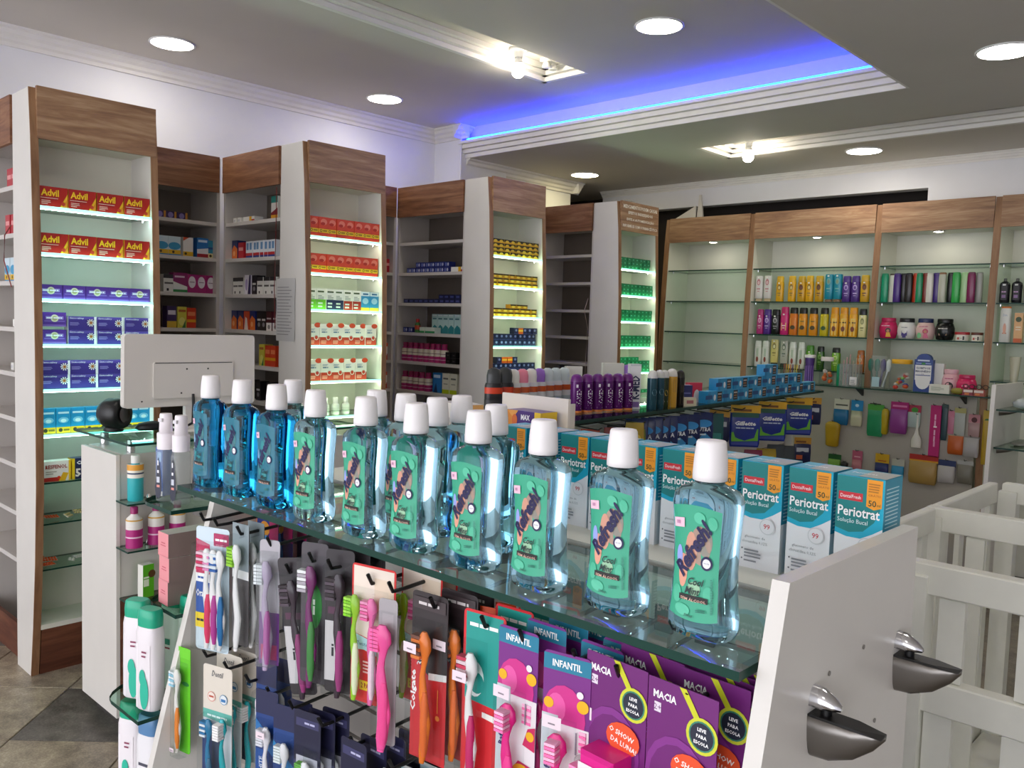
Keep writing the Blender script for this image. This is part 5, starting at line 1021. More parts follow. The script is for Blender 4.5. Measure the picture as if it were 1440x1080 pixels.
# ------------------------------------------------------------------ on the long glass ledge (x 5.30-5.46, top 1.09)
LZ = 1.0902
def ledge(y, label, name, cat, x=5.38): return thing(name, label, cat, (x, y, LZ), RZ)
t = ledge(2.545, 'clear open box of pens and pencils on the ledge', 'pen_box', 'pen box'); mb = MB(); mb.slab(-.07, .07, -.03, .03, 0, .004, CLEAR, CLEAR)
for a in ((-.07, .07, -.03, -.028), (-.07, .07, .028, .03), (-.07, -.068, -.03, .03), (.068, .07, -.03, .03)): mb.box(*a, .004, .09, CLEAR)
mb.build('box', t)
for i, c in enumerate(['#8a4a2a', '#c8902a', '#e0b01e', '#c8741a', '#6a3a5a', '#b8a04a', '#e8c43a', '#7a5030']):
    mb = MB(); mb.tube([(-.055 + .014*i, .0, .005), (-.06 + .015*i, .01, .115)], .004, P(c), 6); mb.build('pencil', t)
t = ledge(2.425, 'purple comb tube with a white lid on the ledge', 'comb_tube', 'tube'); mb = MB(); mb.lathe([(.026, 0), (.027, .12), (.03, .15), (.03, .166)], P('#4a2a7a', .3), 16); mb.build('body', t)
mb = MB(); mb.lathe([(.034, .166), (.035, .18), (.033, .184)], P('#e6e4e2', .3), 16); mb.build('lid', t)
for i in range(6):
    a = PI + PI * (i + .5) / 6; mb = MB(); mb.box(.0272*math.cos(a) - .002, .0272*math.cos(a) + .002, .0272*math.sin(a) - .002, .0272*math.sin(a) + .001, .01, .115, P('#8a6ab8')); mb.build('stripe', t)
def clear_jar(t, r, h, bits, lid=None, seed=1):
    mb = MB(); mb.lathe([(r*.9, 0), (r, .006), (r, h*.78), (r*.82, h*.9), (r*.8, h)], CLEAR, 24, caps=False); mb.lathe([(0, .001), (r*.9, .001)], CLEAR, 24, caps=False); mb.build('jar', t)
    if lid: mb = MB(); mb.lathe([(r*.84, h), (r*.86, h + .004), (r*.86, h + .022), (r*.8, h + .026)], P(lid, .4), 24); mb.build('lid', t)
    rr = random.Random(seed)
    for i, c in enumerate(bits):
        a = rr.uniform(0, 2*PI); q = r * .55 * rr.random() ** .5; z = .016 + (h*.55) * i / max(1, len(bits))
        mb = MB(); s_ = rr.uniform(.012, .02); mb.lathe([(s_*.5, z - s_*.6), (s_, z), (s_*.5, z + s_*.6)], P(c, .5), 8, c=(q*math.cos(a), q*math.sin(a))); mb.build('toy', t)
t = ledge(2.31, 'clear jar of orange combs with a pale lid', 'comb_jar', 'jar'); clear_jar(t, .046, .15, ['#d8641a', '#e0742a', '#c8501a', '#e8843a', '#d06a2a', '#b84a1a', '#e07a3a', '#e89a5a', '#d8d2cc', '#e4dcd6'], '#e0d8d4', 2)
tag(put(Hh['D'][6], 5.40, 2.232, LZ, RZ, sc=(.9, .9, .75)), 'dark teal bottle beside the comb jar', 'bottle')
for y, c, lb in ((2.185, '#c89a9a', 'clear box of pink handled files on the ledge'), (2.125, '#b8a890', 'clear box with a white price card on the ledge')):
    t = ledge(y, lb, 'accessory_box', 'box'); mb = MB()
    for a in ((-.03, .03, -.03, -.0285), (-.03, .03, .0285, .03), (-.03, -.0285, -.03, .03), (.0285, .03, -.03, .03)): mb.box(*a, 0, .14, MILKY)
    mb.build('box', t)
    for i in range(3): mb = MB(); mb.tube([(-.018 + .018*i, .005, .004), (-.022 + .02*i, .01, .16 + .02*i)], .004, P(c), 6); mb.build('file', t)
    if y < 2.15: mb = MB(); mb.box(-.022, .022, -.0325, -.0312, .01, .06, P('#e4e2de')); art(mb, lines(.1, .9, .15, .9, 6, '#8a8a8a'), .044, .05, -.0325); mb.build('price_card', t)
t = ledge(1.985, 'bag of green and purple brushes on the ledge', 'brush_bag', 'bag')
for i, (c, x, rot) in enumerate((('#1f6a5a', -.03, -.2), ('#2a7a6a', -.01, .0), ('#3a2a6a', .012, .15), ('#c8d4d4', .03, .3))):
    mb = MB(); mb.tube([(x, 0, .01), (x + rot*.08, .004, .11)], .006, P(c), 8); mb.lathe([(.010, .105), (.016, .13), (.016, .165), (.006, .18)], P(c, .5), 10, c=(x + rot*.1, .004)); mb.build('brush', t)
mb = MB(); mb.lathe([(.045, 0), (.05, .05), (.046, .12), (.05, .2)], MILKY, 14, sy=.5, caps=False); mb.build('bag', t)
mb = MB(); mb.box(-.025, .02, -.032, -.031, .01, .07, P('#a8c8d0')); mb.build('tag', t)
t = ledge(1.847, 'round clear jar of colourful toys with a yellow lid', 'toy_jar', 'jar'); clear_jar(t, .068, .158, ['#c8382a', '#e05a2a', '#2a5ab8', '#d8d0c8', '#e8a82a', '#c83a5a', '#5a8ac8', '#d8d8d0', '#e06a3a', '#8ac05a', '#e8e2da', '#c84a3a', '#e0b0b0', '#dcd4cc'], '#e0a81a', 5)
CM = [('p', [(0, .0), (1, 0), (1, .06), (0, .06)], '#22408a'), ('e', .5, .24, .42, .22, '#22408a'), ('e', .5, .28, .40, .22, '#e4e4e4'), ('r', .06, .30, .94, .70, '#e4e4e4'), ('t', 'CLORETO DE', .5, .62, .055, '#1f2f5a', dict(fit=.76, bold=.03)), ('t', 'MAGNÉSIO', .5, .54, .06, '#1f2f5a', dict(fit=.82, bold=.03)), ('t', 'P.A.', .5, .46, .03, '#1f2f5a'), ('r', .1, .42, .9, .44, '#22408a'), ('r', .18, .80, .82, .84, '#c8d4ea'), ('r', .1, .73, .9, .76, '#8aa0d0'), ('e', .5, .74, .12, .03, '#3a8a4a')]
t = ledge(1.718, 'blue and white magnesium supplement box with arched top', 'supplement_box', 'carton'); mb = MB(); ol = [(-.052, 0), (.052, 0), (.052, .19)] + [(.052*math.cos(a)*.8, .19 + .035*math.sin(a)) for a in [PI*k/8 for k in range(9)]] + [(-.052, .19)]
mb.prism(ol, -.02, .02, P('#22408a', .35), 'y'); mb.build('box', t); mb = MB(); art(mb, CM, .104, .225, -.0204); mb.build('label', t)
mb = MB(); mb.box(-.03, .03, -.02, .02, 0, .17, P('#d8d6d2', .4)); tag(mb.build('white_box', None, (5.415, 1.645, LZ), RZ), 'plain white box standing behind the magnesium box', 'carton')
put(J['pf'], 5.405, 1.575, LZ, RZ, 'pale pink hair cream jar with a dark round portrait on the ledge', None, 'jar'); put(J['hp'], 5.372, 1.480, LZ, RZ, 'hot pink hair cream jar on the glass ledge', None, 'jar', sc=1.2)
mb = MB(); mb.box(-.055, .055, -.02, .02, 0, .05, P('#dcdad0', .4)); art(mb, lines(.1, .8, .3, .8, 4, '#a8b0a0'), .11, .05, -.02); tag(mb.build('white_card_box', None, (5.335, 1.61, LZ), RZ), 'low white box lying in front of the pink jars', 'carton')
mb = MB(); mb.lathe([(.006, .002), (.02, .006), (.026, .018), (.02, .032), (.006, .038)], P('#8a8030', .5), 12, sx=1.5); tag(mb.build('olive_pouch', None, (5.335, 1.515, LZ), RZ), 'small olive pouch lying on the glass ledge', 'pouch')
for i, (y, c, lb) in enumerate(((1.40, '#a84a3a', 'red and white box under the glasses boxes'), (1.455, '#8a2a3a', 'dark red box under the glasses boxes'))):
    mb = MB(); mb.box(-.03, .03, -.02, .02, 0, .036, P(c, .4)); art(mb, [('r', .1, .5, .9, .9, '#e0d4cc'), ('r', .2, .1, .6, .4, '#d87a3a')], .06, .036, -.02); tag(mb.build('glasses_box', None, (5.335, y, LZ), RZ), lb, 'carton', 'small boxes at the ledge end')
for i, y in enumerate((1.455, 1.385)):
    t = thing('reading_glasses', 'black framed reading glasses lying on the small red boxes', 'glasses', (5.335, y, LZ + .037), RZ, 'black reading glasses'); mb = MB()
    for s_ in (-1, 1): mb.tube([(s_*.017 + .014*math.cos(2*PI*k/12), -.012, .014 + .012*math.sin(2*PI*k/12)) for k in range(13)], .0022, BLACK, 6)
    mb.tube([(-.004, -.012, .016), (.004, -.012, .016)], .002, BLACK, 6); mb.build('frame', t)
    for s_ in (-1, 1): mb = MB(); mb.tube([(s_*.031, -.012, .018), (s_*.03, .02, .012)], .002, BLACK, 6); mb.build('temple', t)

# ------------------------------------------------------------------ accessories hung below the ledge (panel face x = 5.452)
mb = MB()
HX = 5.445
def acc(name, y, z0, z1, w, label, make, cat='accessory', group='accessories hung below the ledge', x=HX):
    t = thing(name, label, cat, (x, y, z0), RZ, group); make(t, w, z1 - z0)
    mb = MB(); mb.tube([(0, .006, z1 - z0), (0, -.035, z1 - z0 + .002), (0, -.04, z1 - z0 + .010)], .002, BLACK, 6); mb.build('hook', t)
    return t
def bag(card, body, hd=.25, th=.02, art_=(), clear=None):
    def f(t, w, h):
        mb = MB(); mb.box(-w/2, w/2, -th*.3 - .002, -th*.3, h*(1-hd), h, P(card, .4)); art(mb, [(k[0],) + k[1:] for k in art_], w, h, -th*.3 - .002); mb.build('header_card', t)
        mb = MB(); n = 10
        rings = [[(w/2*k*math.copysign(abs(math.cos(2*PI*i/16))**.5, math.cos(2*PI*i/16)), -th*.5 + th*.5*q*math.sin(2*PI*i/16), z) for i in range(16)] for k, q, z in ((.86, .15, 0), (.96, .8, h*.08), (1, 1, h*.3), (.98, .9, h*.6), (.95, .3, h*(1-hd)), (.95, .1, h*(1-hd) + .004))]
        mb.loft(rings, P(body, .35) if not clear else clear, True); mb.build('bag', t)
        if clear: mb = MB(); mb.box(-w*.36, w*.36, -th*.6, -th*.4, h*.04, h*(1-hd)*.82, P(body, .5)); mb.build('contents', t)
    return f
def sponge(col):
    def f(t, w, h):
        mb = MB(); mb.loft([[(w/2*k*math.copysign(abs(math.cos(2*PI*i/18))**.6, math.cos(2*PI*i/18)), -.02 + .02*k*math.sin(2*PI*i/18), z) for i in range(18)] for k, z in ((.6, 0), (.85, h*.05), (.9, h*.4), (1, h*.75), (.95, h*.9), (.6, h*.98), (.2, h))], P(col, .3)); mb.build('body', t)
    return f
acc('bath_sponge', 2.268, .69, .852, .100, 'golden yellow ribbed bath brush hanging from a hook', sponge('#b8941c'))
acc('blue_sponge_pack', 2.222, .835, 1.000, .098, 'round blue sponge under a white header card', bag('#d6d2c0', '#1f6a9c', .42, .03, [('r', .1, .74, .9, .80, '#5a5a50')]))
acc('blue_card', 2.125, .835, 1.0, .075, 'bright blue hanging card with a cream foot', bag('#1f86c0', '#c8c4a8', .65, .016, [('e', .5, .80, .16, .06, '#cfe6f2')]))
acc('pacifier_pack', 2.012, .868, .99, .068, 'pacifier on a card with brown header', bag('#3a2f28', '#b8a88a', .25, .02, [('r', .2, .82, .8, .9, '#c8c0b0')]))
acc('green_comb_pack', 2.000, .786, .985, .10, 'green plastic comb pack hanging askew', bag('#4a9a3a', '#1f8a5a', .2, .016), x=HX - .02)
acc('yellow_brush', 1.943, .805, .965, .044, 'yellow oval hair brush seen edge on', sponge('#b8a01c'))
acc('purple_case', 1.862, .818, 1.012, .106, 'translucent purple soap case with magenta lid', bag('#a8186c', '#8a3a8a', .25, .04, [('r', .1, .84, .9, .9, '#d87ab0')]))
acc('dye_brush', 1.755, .745, .945, .06, 'white hair dye brush with a flared head', lambda t, w, h: (MB().loft([[(k*math.cos(2*PI*i/12), -.012 + .5*k*math.sin(2*PI*i/12), z) for i in range(12)] for k, z in ((.03, 0), (.031, .03), (.029, .05), (.014, .08), (.007, .11), (.004, h - .01), (.003, h))], P('#d8d4cc', .4)).build('handle', t)))
acc('toy_header', 1.785, .865, 1.0, .09, 'green and red toy card hanging behind the dye brush', bag('#a82a4a', '#a8b8b4', .35, .014, [('e', .6, .78, .22, .12, '#3a8a2f')]), x=HX + .0)
acc('pink_band', 1.662, .70, 1.01, .075, 'long hot pink sleeve with white lettering', lambda t, w, h: (MB().box(-w/2, -w/2 + .016, -.012, 0, .0, h, P('#a8a49e', .4)).build('back_strip', t), art(MB().box(-w/2 + .016, w/2, -.014, 0, 0, h, P('#b8186c', .35)), [('r', .55, .2, .68, .3, '#e09ac0'), ('t', '~~~~~~', .6, .72, .05, '#e8b0d0', dict(rot=PI/2)), ('t', '~~~~~~', .6, .42, .05, '#e8b0d0', dict(rot=PI/2)), ('r', .5, .57, .75, .6, '#f2e2ea')], w, h, -.014).build('sleeve', t)))
acc('dark_comb', 1.606, .805, 1.02, .035, 'dark blue green comb in a narrow bag', bag('#2f4a4a', '#25414a', .12, .012))
acc('pink_card', 1.568, .848, .985, .038, 'pink hanging card beside grey scissors', bag('#c87a94', '#b8708a', .3, .01))
acc('scissors_pack', 1.522, .840, 1.005, .062, 'grey handled scissors on a pale card', bag('#b0a868', '#a8aca8', .2, .012, [('e', .45, .35, .22, .25, '#2a3a44'), ('e', .45, .35, .1, .16, '#a8aca8')]))
acc('clip_card', 1.445, .845, .975, .062, 'pink card with dark red hair clips', bag('#b87a84', '#a88a8c', .4, .012, [('p', [(.3, .1), (.5, .6), (.7, .1)], '#4a1018'), ('c', .5, .75, .12, '#4a1018')]))
acc('orange_sponge', 1.535, .73, .845, .088, 'orange sponge in a clear bag', bag('#a89a88', '#b8561c', .08, .03))
acc('grey_towel_pack', 1.452, .725, .845, .086, 'grey pouch hanging beside the orange sponge', bag('#8a8684', '#a8a4a4', .1, .024))
acc('yellow_strip', 1.378, .69, 1.005, .043, 'tall yellow hanging strip with a green top', bag('#b8981a', '#b09018', .2, .01, [('e', .5, .8, .35, .05, '#2f6a2f')]))
acc('green_bottle_pack', 2.248, .52, .64, .084, 'lime green bottle with a dark green cap low on the panel', bag('#1f5a2a', '#6a9a2a', .3, .03))
acc('pink_pack', 2.105, .54, .68, .064, 'pink hanging pack in the lower row', bag('#b85a78', '#b8727e', .5, .016, [('r', .2, .7, .8, .75, '#e0b0bc')]))
acc('black_puff', 2.18, .53, .60, .047, 'small black puff low on the panel', sponge('#141214'))
acc('yellow_blue_pack', 1.95, .535, .68, .084, 'dark blue pack with a yellow header', bag('#d0a41c', '#26306a', .42, .02, [('r', .2, .68, .8, .72, '#a83a20')]))
acc('blue_box_pack', 1.852, .54, .66, .075, 'sky blue block under a pale header', bag('#b8b8a8', '#2a8ab8', .38, .03))
acc('loofah_pack', 1.705, .53, .705, .165, 'tan loofah in a bag with red and yellow header', bag('#a8241a', '#a8884a', .25, .04, [('r', 0, .75, 1, .82, '#d09a1c')]))
acc('white_bag', 1.575, .555, .69, .098, 'clear bag of cotton with a navy header', bag('#1f3060', '#b4b0b0', .28, .03))
acc('silver_bag', 1.475, .565, .70, .086, 'silver topped grey bag at the row end', bag('#b0b0b0', '#7a766c', .2, .03))

# ================================================================== ON THE GONDOLA'S BACK BOARD
with held():
    C['max'] = carton('vitamin_max_carton', .095, .040, .05, '#4a2878', [('p', [(0, 0), (0, 1), (.30, .5)], '#e08a2a'), ('p', [(0, 1), (.34, 1), (.20, .6)], '#e8a04a'), ('e', .24, .5, .08, .3, '#d86a2a'), ('r', .82, 0, 1, 1, '#e8c02a'), ('t', 'MAX', .56, .68, .28, '#f4f0f6', dict(fit=.26, bold=.04))] + lines(.42, .72, .1, .42, 3, '#8a6ab0', 2), '#5a3888', '#e8c02a')
for k in range(4): put(C['max'], 1.285, 1.178 + .002*(k % 2), 1.0805 + .0402*k, RZ, 'purple and orange vitamin carton in a stack behind the rinse cartons', 'purple vitamin cartons', 'carton')
mb = MB(); mb.prism([(1.345, 1.0805), (1.352, 1.0805), (1.352, 1.268), (1.345, 1.268)], 1.112, 1.300, P('#e6ddd4', .5), 'y'); o = mb.build('display_card'); tag(o, 'blank cream display box standing behind the purple vitamin cartons', 'display box')
mb = MB(); mb.box(1.352, 1.368, 1.112, 1.115, 1.0805, 1.258, P('#d8d0c6', .5)); mb.build('side_flap', o); mb = MB(); mb.box(1.352, 1.368, 1.297, 1.300, 1.0805, 1.258, P('#d8d0c6', .5)); mb.build('side_flap', o)
C2 = [('r', .0, .0, 1, .4, '#8a2a3a'), ('r', .0, .6, .35, 1, '#e08a2a'), ('r', .4, .62, .9, .8, '#c8c0bc')]
with held(): C['ow'] = carton('orange_white_carton', .105, .160, .055, '#e4ded8', C2, '#d8d4ce', '#d8a468'); C['bwt'] = carton('white_blue_carton', .03, .135, .04, '#e4ded8', [('r', .2, .15, .8, .8, '#2a7ac0')], '#e8a04a')
put(C['ow'], 1.27, 1.386, 1.0805, RZ - .3, 'white carton with orange corner behind the mouthwash caps', None, 'carton'); put(C['bwt'], 1.21, 1.415, 1.0805, RZ - .2, 'slim white carton with a blue panel beside the orange corner carton', None, 'carton')
with held(): C['wb'] = bottle('white_bottle', .085, .02, '#e0ded8', '#eeece8', (.2, .6, '#d0cec8', (.3, .36, '#8aa08a')), .3, .55)
row(TB_, 'wb', .945, [.09, .15, .21, .27], 'small white bottle on the lowest lit shelf of the generic tower', 'small white bottles', cat='bottle', dy=.06)

# ================================================================== SPRAYS AND BOTTLES AT THE GONDOLA'S LEFT END
with held():
    t = empty('spray_bottle'); mb = MB(); mb.lathe([(.018, 0), (.0195, .004), (.0195, .098), (.016, .112)], MILKY, 18); mb.build('body', t)
    mb = MB(); mb.lathe([(.0175, .108), (.0178, .140), (.0168, .142), (.0135, .1425), (.0125, .178), (.0115, .182)], P('#f0e9ee', .35), 18); o = mb.build('pump', t)
    mb = MB(); mb.box(-.005, .005, -.0165, -.011, .166, .173, P('#d8d4d8')); mb.build('nozzle', o)
    mb = MB(); drop = [(0, .094), (.004, .08), (.008, .055), (.010, .03), (.007, .012), (0, .006), (-.007, .012), (-.009, .03), (-.005, .055), (-.003, .08)]
    mb.poly([(x, -.0206, z) for x, z in drop], P('#161a34', .4)); art(mb, [('r', .25, .30, .75, .35, '#d88a80'), ('r', .25, .40, .75, .52, '#c8ccd8'), ('r', .35, .6, .65, .66, '#e4e4ec'), ('r', .4, .76, .6, .86, '#e4e4ec')], .016, .1, -.0206); mb.build('label', t)
    SPR = t
    SH = shampoo('#ece6ea', '#16a884', [('r', .05, .02, .95, .8, '#ece6ea'), ('r', .45, .70, .75, .72, '#8a3a5a'), ('r', .45, .65, .7, .67, '#8a3a5a'), ('e', .5, .40, .20, .10, '#27b79a'), ('e', .62, .22, .26, .20, '#27b79a')], .205, .058, True, .17, .68)
    SHG = shampoo('#cfe2d2', '#16a884', [('r', .3, .55, .7, .62, '#1f8a6a'), ('r', .3, .50, .7, .52, '#8a3a4a')], .215, .062, True, .17, .68)
    SHB = shampoo('#e8e6ea', '#5a86b4', [('r', .2, .6, .8, .64, '#4a4a5a'), ('r', .2, .5, .8, .53, '#4a4a5a')], .20, .06, True, .2, .68)
    PKB = carton('pink_soap_carton', .045, .050, .165, '#e8959c', [('r', .3, .55, .7, .6, '#c8606c'), ('r', .25, .45, .75, .49, '#c8606c'), ('r', .02, .02, .98, .05, '#d8808a')], '#cfc4bc', '#8a7570')
    t = carton('blue_tube_carton', .02, .105, .03, '#1f56a8', [('r', .2, .7, .8, .9, '#8ab4e0'), ('r', 0, 0, 1, .1, '#e2e2e6')]); BTC = t
put(SPR, .803, 1.690, 1.0283, RZ + .25, 'white pump spray bottle with a navy drop label at the gondola end', 'pump spray bottles', 'bottle'); put(SPR, .793, 1.738, 1.0283, RZ + .35, 'white pump spray bottle with a navy drop label at the gondola end', 'pump spray bottles', 'bottle'); put(SPR, .855, 1.700, 1.0283, RZ + .3, 'white pump spray bottle standing behind the front pair', None, 'bottle', sc=(1, 1, 1.08))
put(BTC, .80, 1.785, 1.0283, RZ + .3, 'slim blue carton beside the pump spray bottles', None, 'carton')
for k in range(3): put(PKB, .776, 1.712 - .004*(k == 1), .8153 + .0503*k, RZ + .02*(k-1), 'pink ended soap carton in the stack of three on the corner shelf', 'pink soap cartons', 'carton')
for x, y, p, rz, lb in ((.735, 1.678, SH, .3, 'white shampoo bottle with green cap on the low corner shelf'), (.740, 1.750, SH, .5, 'white shampoo bottle with green cap on the low corner shelf'), (.815, 1.742, SHG, .3, 'pale green shampoo bottle with green cap behind the white ones'), (.820, 1.672, SHG, .2, 'pale green shampoo bottle with green cap behind the white ones')):
    put(p, x, y, .6195, RZ + rz, lb, 'green capped shampoo bottles', 'bottle')
mb = MB(); mb.prism([(.68, 1.632), (.68, 1.82), (.80, 1.86), (1.0, 1.86), (1.0, 1.632)], .392, .400, GLASS, 'z', GEDGE); gp(mb, 'corner_shelf')
put(SHB, .742, 1.690, .4003, RZ + .3, 'white shampoo bottle with a slate blue cap on the lowest corner shelf', None, 'bottle'); put(SH, .735, 1.765, .4003, RZ + .4, 'white shampoo bottle with green cap on the lowest corner shelf', None, 'bottle')

# ================================================================== CHECKOUT COUNTER
t = thing('checkout_counter', 'white checkout counter with a raised glass top beside the first tower', 'counter', (1.13, 2.84, 0))
mb = MB(); mb.box(0, .012, 0, .30, .06, .948, WHITE); mb.build('side_panel', t); mb = MB(); mb.box(.013, .9, .004, .02, .47, .948, GREY); mb.build('front_panel', t)
mb = MB(); mb.box(.013, .9, .001, .02, .06, .468, WOODD); mb.build('wood_panel', t); mb = MB(); mb.box(.025, .9, .02, .30, .925, .948, WHITE); mb.build('top_board', t)
mb = MB(); mb.box(.04, .88, .03, .28, 0, .06, P('#3a3634', .6)); mb.build('toe_base', t)
mb = MB(); mb.slab(-.008, .92, -.12, .34, .992, 1.0, GLASS, GEDGE); mb.build('glass_top', t)
for x, y in ((.06, .03), (.06, .25), (.5, .03), (.5, .25), (.86, .03), (.86, .25)):
    mb = MB(); mb.lathe([(.014, .948), (.014, .9915)], CHROME, 14, c=(x, y)); mb.build('standoff', t)
for z in (.80, .645):
    mb = MB(); mb.prism([(.0, -.09), (.25, -.09), (.25, .003), (-.0, .003)], z - .006, z, GLASS, 'z', GEDGE); o = mb.build('glass_shelf', t)
    mb = MB(); mb.lathe([(.012, z - .02), (.013, z - .0062)], CHROME, 12, c=(.10, -.015)); mb.build('shelf_clip', o); mb = MB(); mb.lathe([(.010, z + .0002), (.006, z + .012)], CHROME, 12, c=(.10, -.015)); mb.build('clip_cap', o)
with held():
    TEAL = bottle('antiseptic_bottle', .150, .025, '#34b4bc', '#eceae6', (.62, .98, '#f2ece2', (.82, .97, '#e8a43a'), (.72, .76, '#3a4a6a')), .17, .5)
    MAGW = bottle('lotion_bottle', .135, .026, '#e8e2de', '#a01a68', (.0, .55, '#b01e78', (.80, .84, '#d8a43a'), (.3, .34, '#e8c8dc')), .17, .42)
put(TEAL, 1.176, 2.80, .8003, 0, 'teal and orange antiseptic bottle on the checkout shelf', None, 'bottle')
for x in (1.172, 1.245, 1.318): put(MAGW, x, 2.80, .6453, 0, 'white and magenta lotion bottle on the checkout shelf', 'magenta lotion bottles at the checkout', 'bottle')
with held(): C['gp'] = carton('green_carton', .04, .11, .03, '#5ab41e', [('t', '~~~~', .3, .5, .3, '#e8f4d8', dict(rot=PI/2, fit=.9)), ('c', .8, .7, .12, '#5a3a1a')], '#e8e8e0', '#e8e6de')
mb = MB(); mb.prism([(1.14, 2.752), (1.38, 2.752), (1.38, 2.843), (1.14, 2.843)], .464, .470, GLASS, 'z', GEDGE); o = mb.build('glass_shelf', t); o.location = (-1.13, -2.84, 0)
put(C['gp'], 1.215, 2.79, .4703, .15, 'green and white carton below the checkout bottles', None, 'carton')
# monitor seen from behind
t = thing('computer_monitor', 'off-white computer monitor seen from behind on the checkout counter', 'monitor', (1.452, 2.955, 1.0)); MC = painted('monitor_plastic', '#d8d2cc', .02, .35, 4)
lean = lambda z: .015 + .10 * (z - .2)
def mslab(x0, x1, z0, z1, d0, d1, mat, r=.012):
    mb = MB(); pts = []
    for cx, cz, a0 in ((x1 - r, z1 - r, 0), (x0 + r, z1 - r, PI/2), (x0 + r, z0 + r, PI), (x1 - r, z0 + r, 1.5*PI)):
        for k in range(4): a = a0 + PI/2*k/3; pts.append((cx + r*math.cos(a), cz + r*math.sin(a)))
    mb.prism(pts, d0, d1, mat, 'y'); mb.v = [(x + .05*(z - .2), y + lean(z), z) for x, y, z in mb.v]; return mb
mslab(-.248, .242, .088, .342, -.012, .018, MC).build('back_shell', t); mslab(-.238, .232, .098, .332, .0185, .020, P('#101114', .15), .004).build('screen', t)
o = mslab(-.150, .150, .118, .245, -.020, -.0122, MC, .008).build('stand_cover', t); mslab(-.145, .145, .2405, .2432, -.0208, -.0202, P('#2a2826'), .0008).build('vent_slit', o)
for x, z in ((-.03, .22), (.05, .22), (-.05, .135), (.06, .135)): mslab(x - .003, x + .003, z - .003, z + .003, -.0206, -.0201, P('#2a2826'), .002).build('screw_hole', o)
mslab(-.19, -.19 + .006, .107, .112, -.0126, -.0121, P('#2a2826'), .002).build('screw_hole', t)
mb = MB(); mb.lathe([(.10, 0), (.10, .008), (.04, .014)], MC, 24, sy=.7); mb.build('foot', t); mb = MB(); mb.box(-.035, .035, -.005, .015, .012, .13, MC); mb.build('stand_neck', t)
mb = MB(); mb.tube([(-.01, -.012, .13), (-.012, -.02, .09), (-.03, -.05, .03), (-.08, -.06, .012), (-.14, -.02, .008)], .005, BLACK, 8); mb.build('power_cable', t)
t = thing('barcode_scanner', 'round black desktop barcode scanner on the glass checkout top', 'scanner', (1.205, 3.05, 1.0), .5)
mb = MB(); rings = []
for k, (y, r) in enumerate(((-.042, .034), (-.045, .046), (-.02, .052), (.02, .05), (.045, .036), (.05, .012))): rings.append([(r*.9*math.cos(2*PI*i/20), y, .062 + r*1.06*math.sin(2*PI*i/20)) for i in range(20)])
mb.loft(rings, P('#0e0e10', .35)); mb.build('body', t); mb = MB(); mb.lathe([(.03, 0), (.034, .004), (.028, .014)], P('#0e0e10', .4), 16); mb.build('base', t)
mb = MB(); mb.loft([[(.026*math.cos(2*PI*i/16), y, .062 + .03*math.sin(2*PI*i/16)) for i in range(16)] for y in (-.0455, -.047)], P('#2a1416', .1)); mb.build('window', t)
mb = MB(); mb.lathe([(.035, .0), (.045, .008), (.035, .024), (.012, .03)], P('#111113', .5), 14, sx=1.3, sy=.8); tag(mb.build('cable_bundle', None, (1.325, 3.02, 1.0005)), 'bundled black cable lying on the glass checkout top', 'cable')

# ================================================================== SECOND COUNTER WITH SPRAYS
A2 = .0825; CA, SA = math.cos(A2), math.sin(A2)
def c2(u, d): return 2.276 + u*CA - d*SA, 1.88 + u*SA + d*CA
ct = thing('spray_counter', 'long glass topped counter carrying sprays and blue toothpaste cartons', 'counter', (2.276, 1.88, 0), A2)
mb = MB(); mb.slab(0, 2.58, 0, .52, GZ - .012, GZ, GLASS, GEDGE); mb.build('glass_top', ct)
mb = MB(); mb.box(.02, 2.56, .20, .50, 0.0, .12, WHITE); mb.build('base_board', ct)
for k in range(10): mb = MB(); mb.box(.04, 2.54, .20, .215, .13 + .09*k, .212 + .09*k, GREY); mb.build('slat_board', ct)
mb = MB(); mb.box(.03, 2.55, .216, .23, .12, 1.06, P('#2a2624', .7)); mb.build('back_board', ct)
for x in (.02, 1.28, 2.545): mb = MB(); mb.box(x, x + .016, .16, .50, .12, GZ - .013, WHITE); mb.build('upright', ct)
for u in [.08 + .16*i for i in range(16)]: mb = MB(); mb.tube([(u, .20, 1.045), (u, .03, 1.035), (u, .015, 1.045)], .003, BLACK, 6); mb.build('hook', ct)
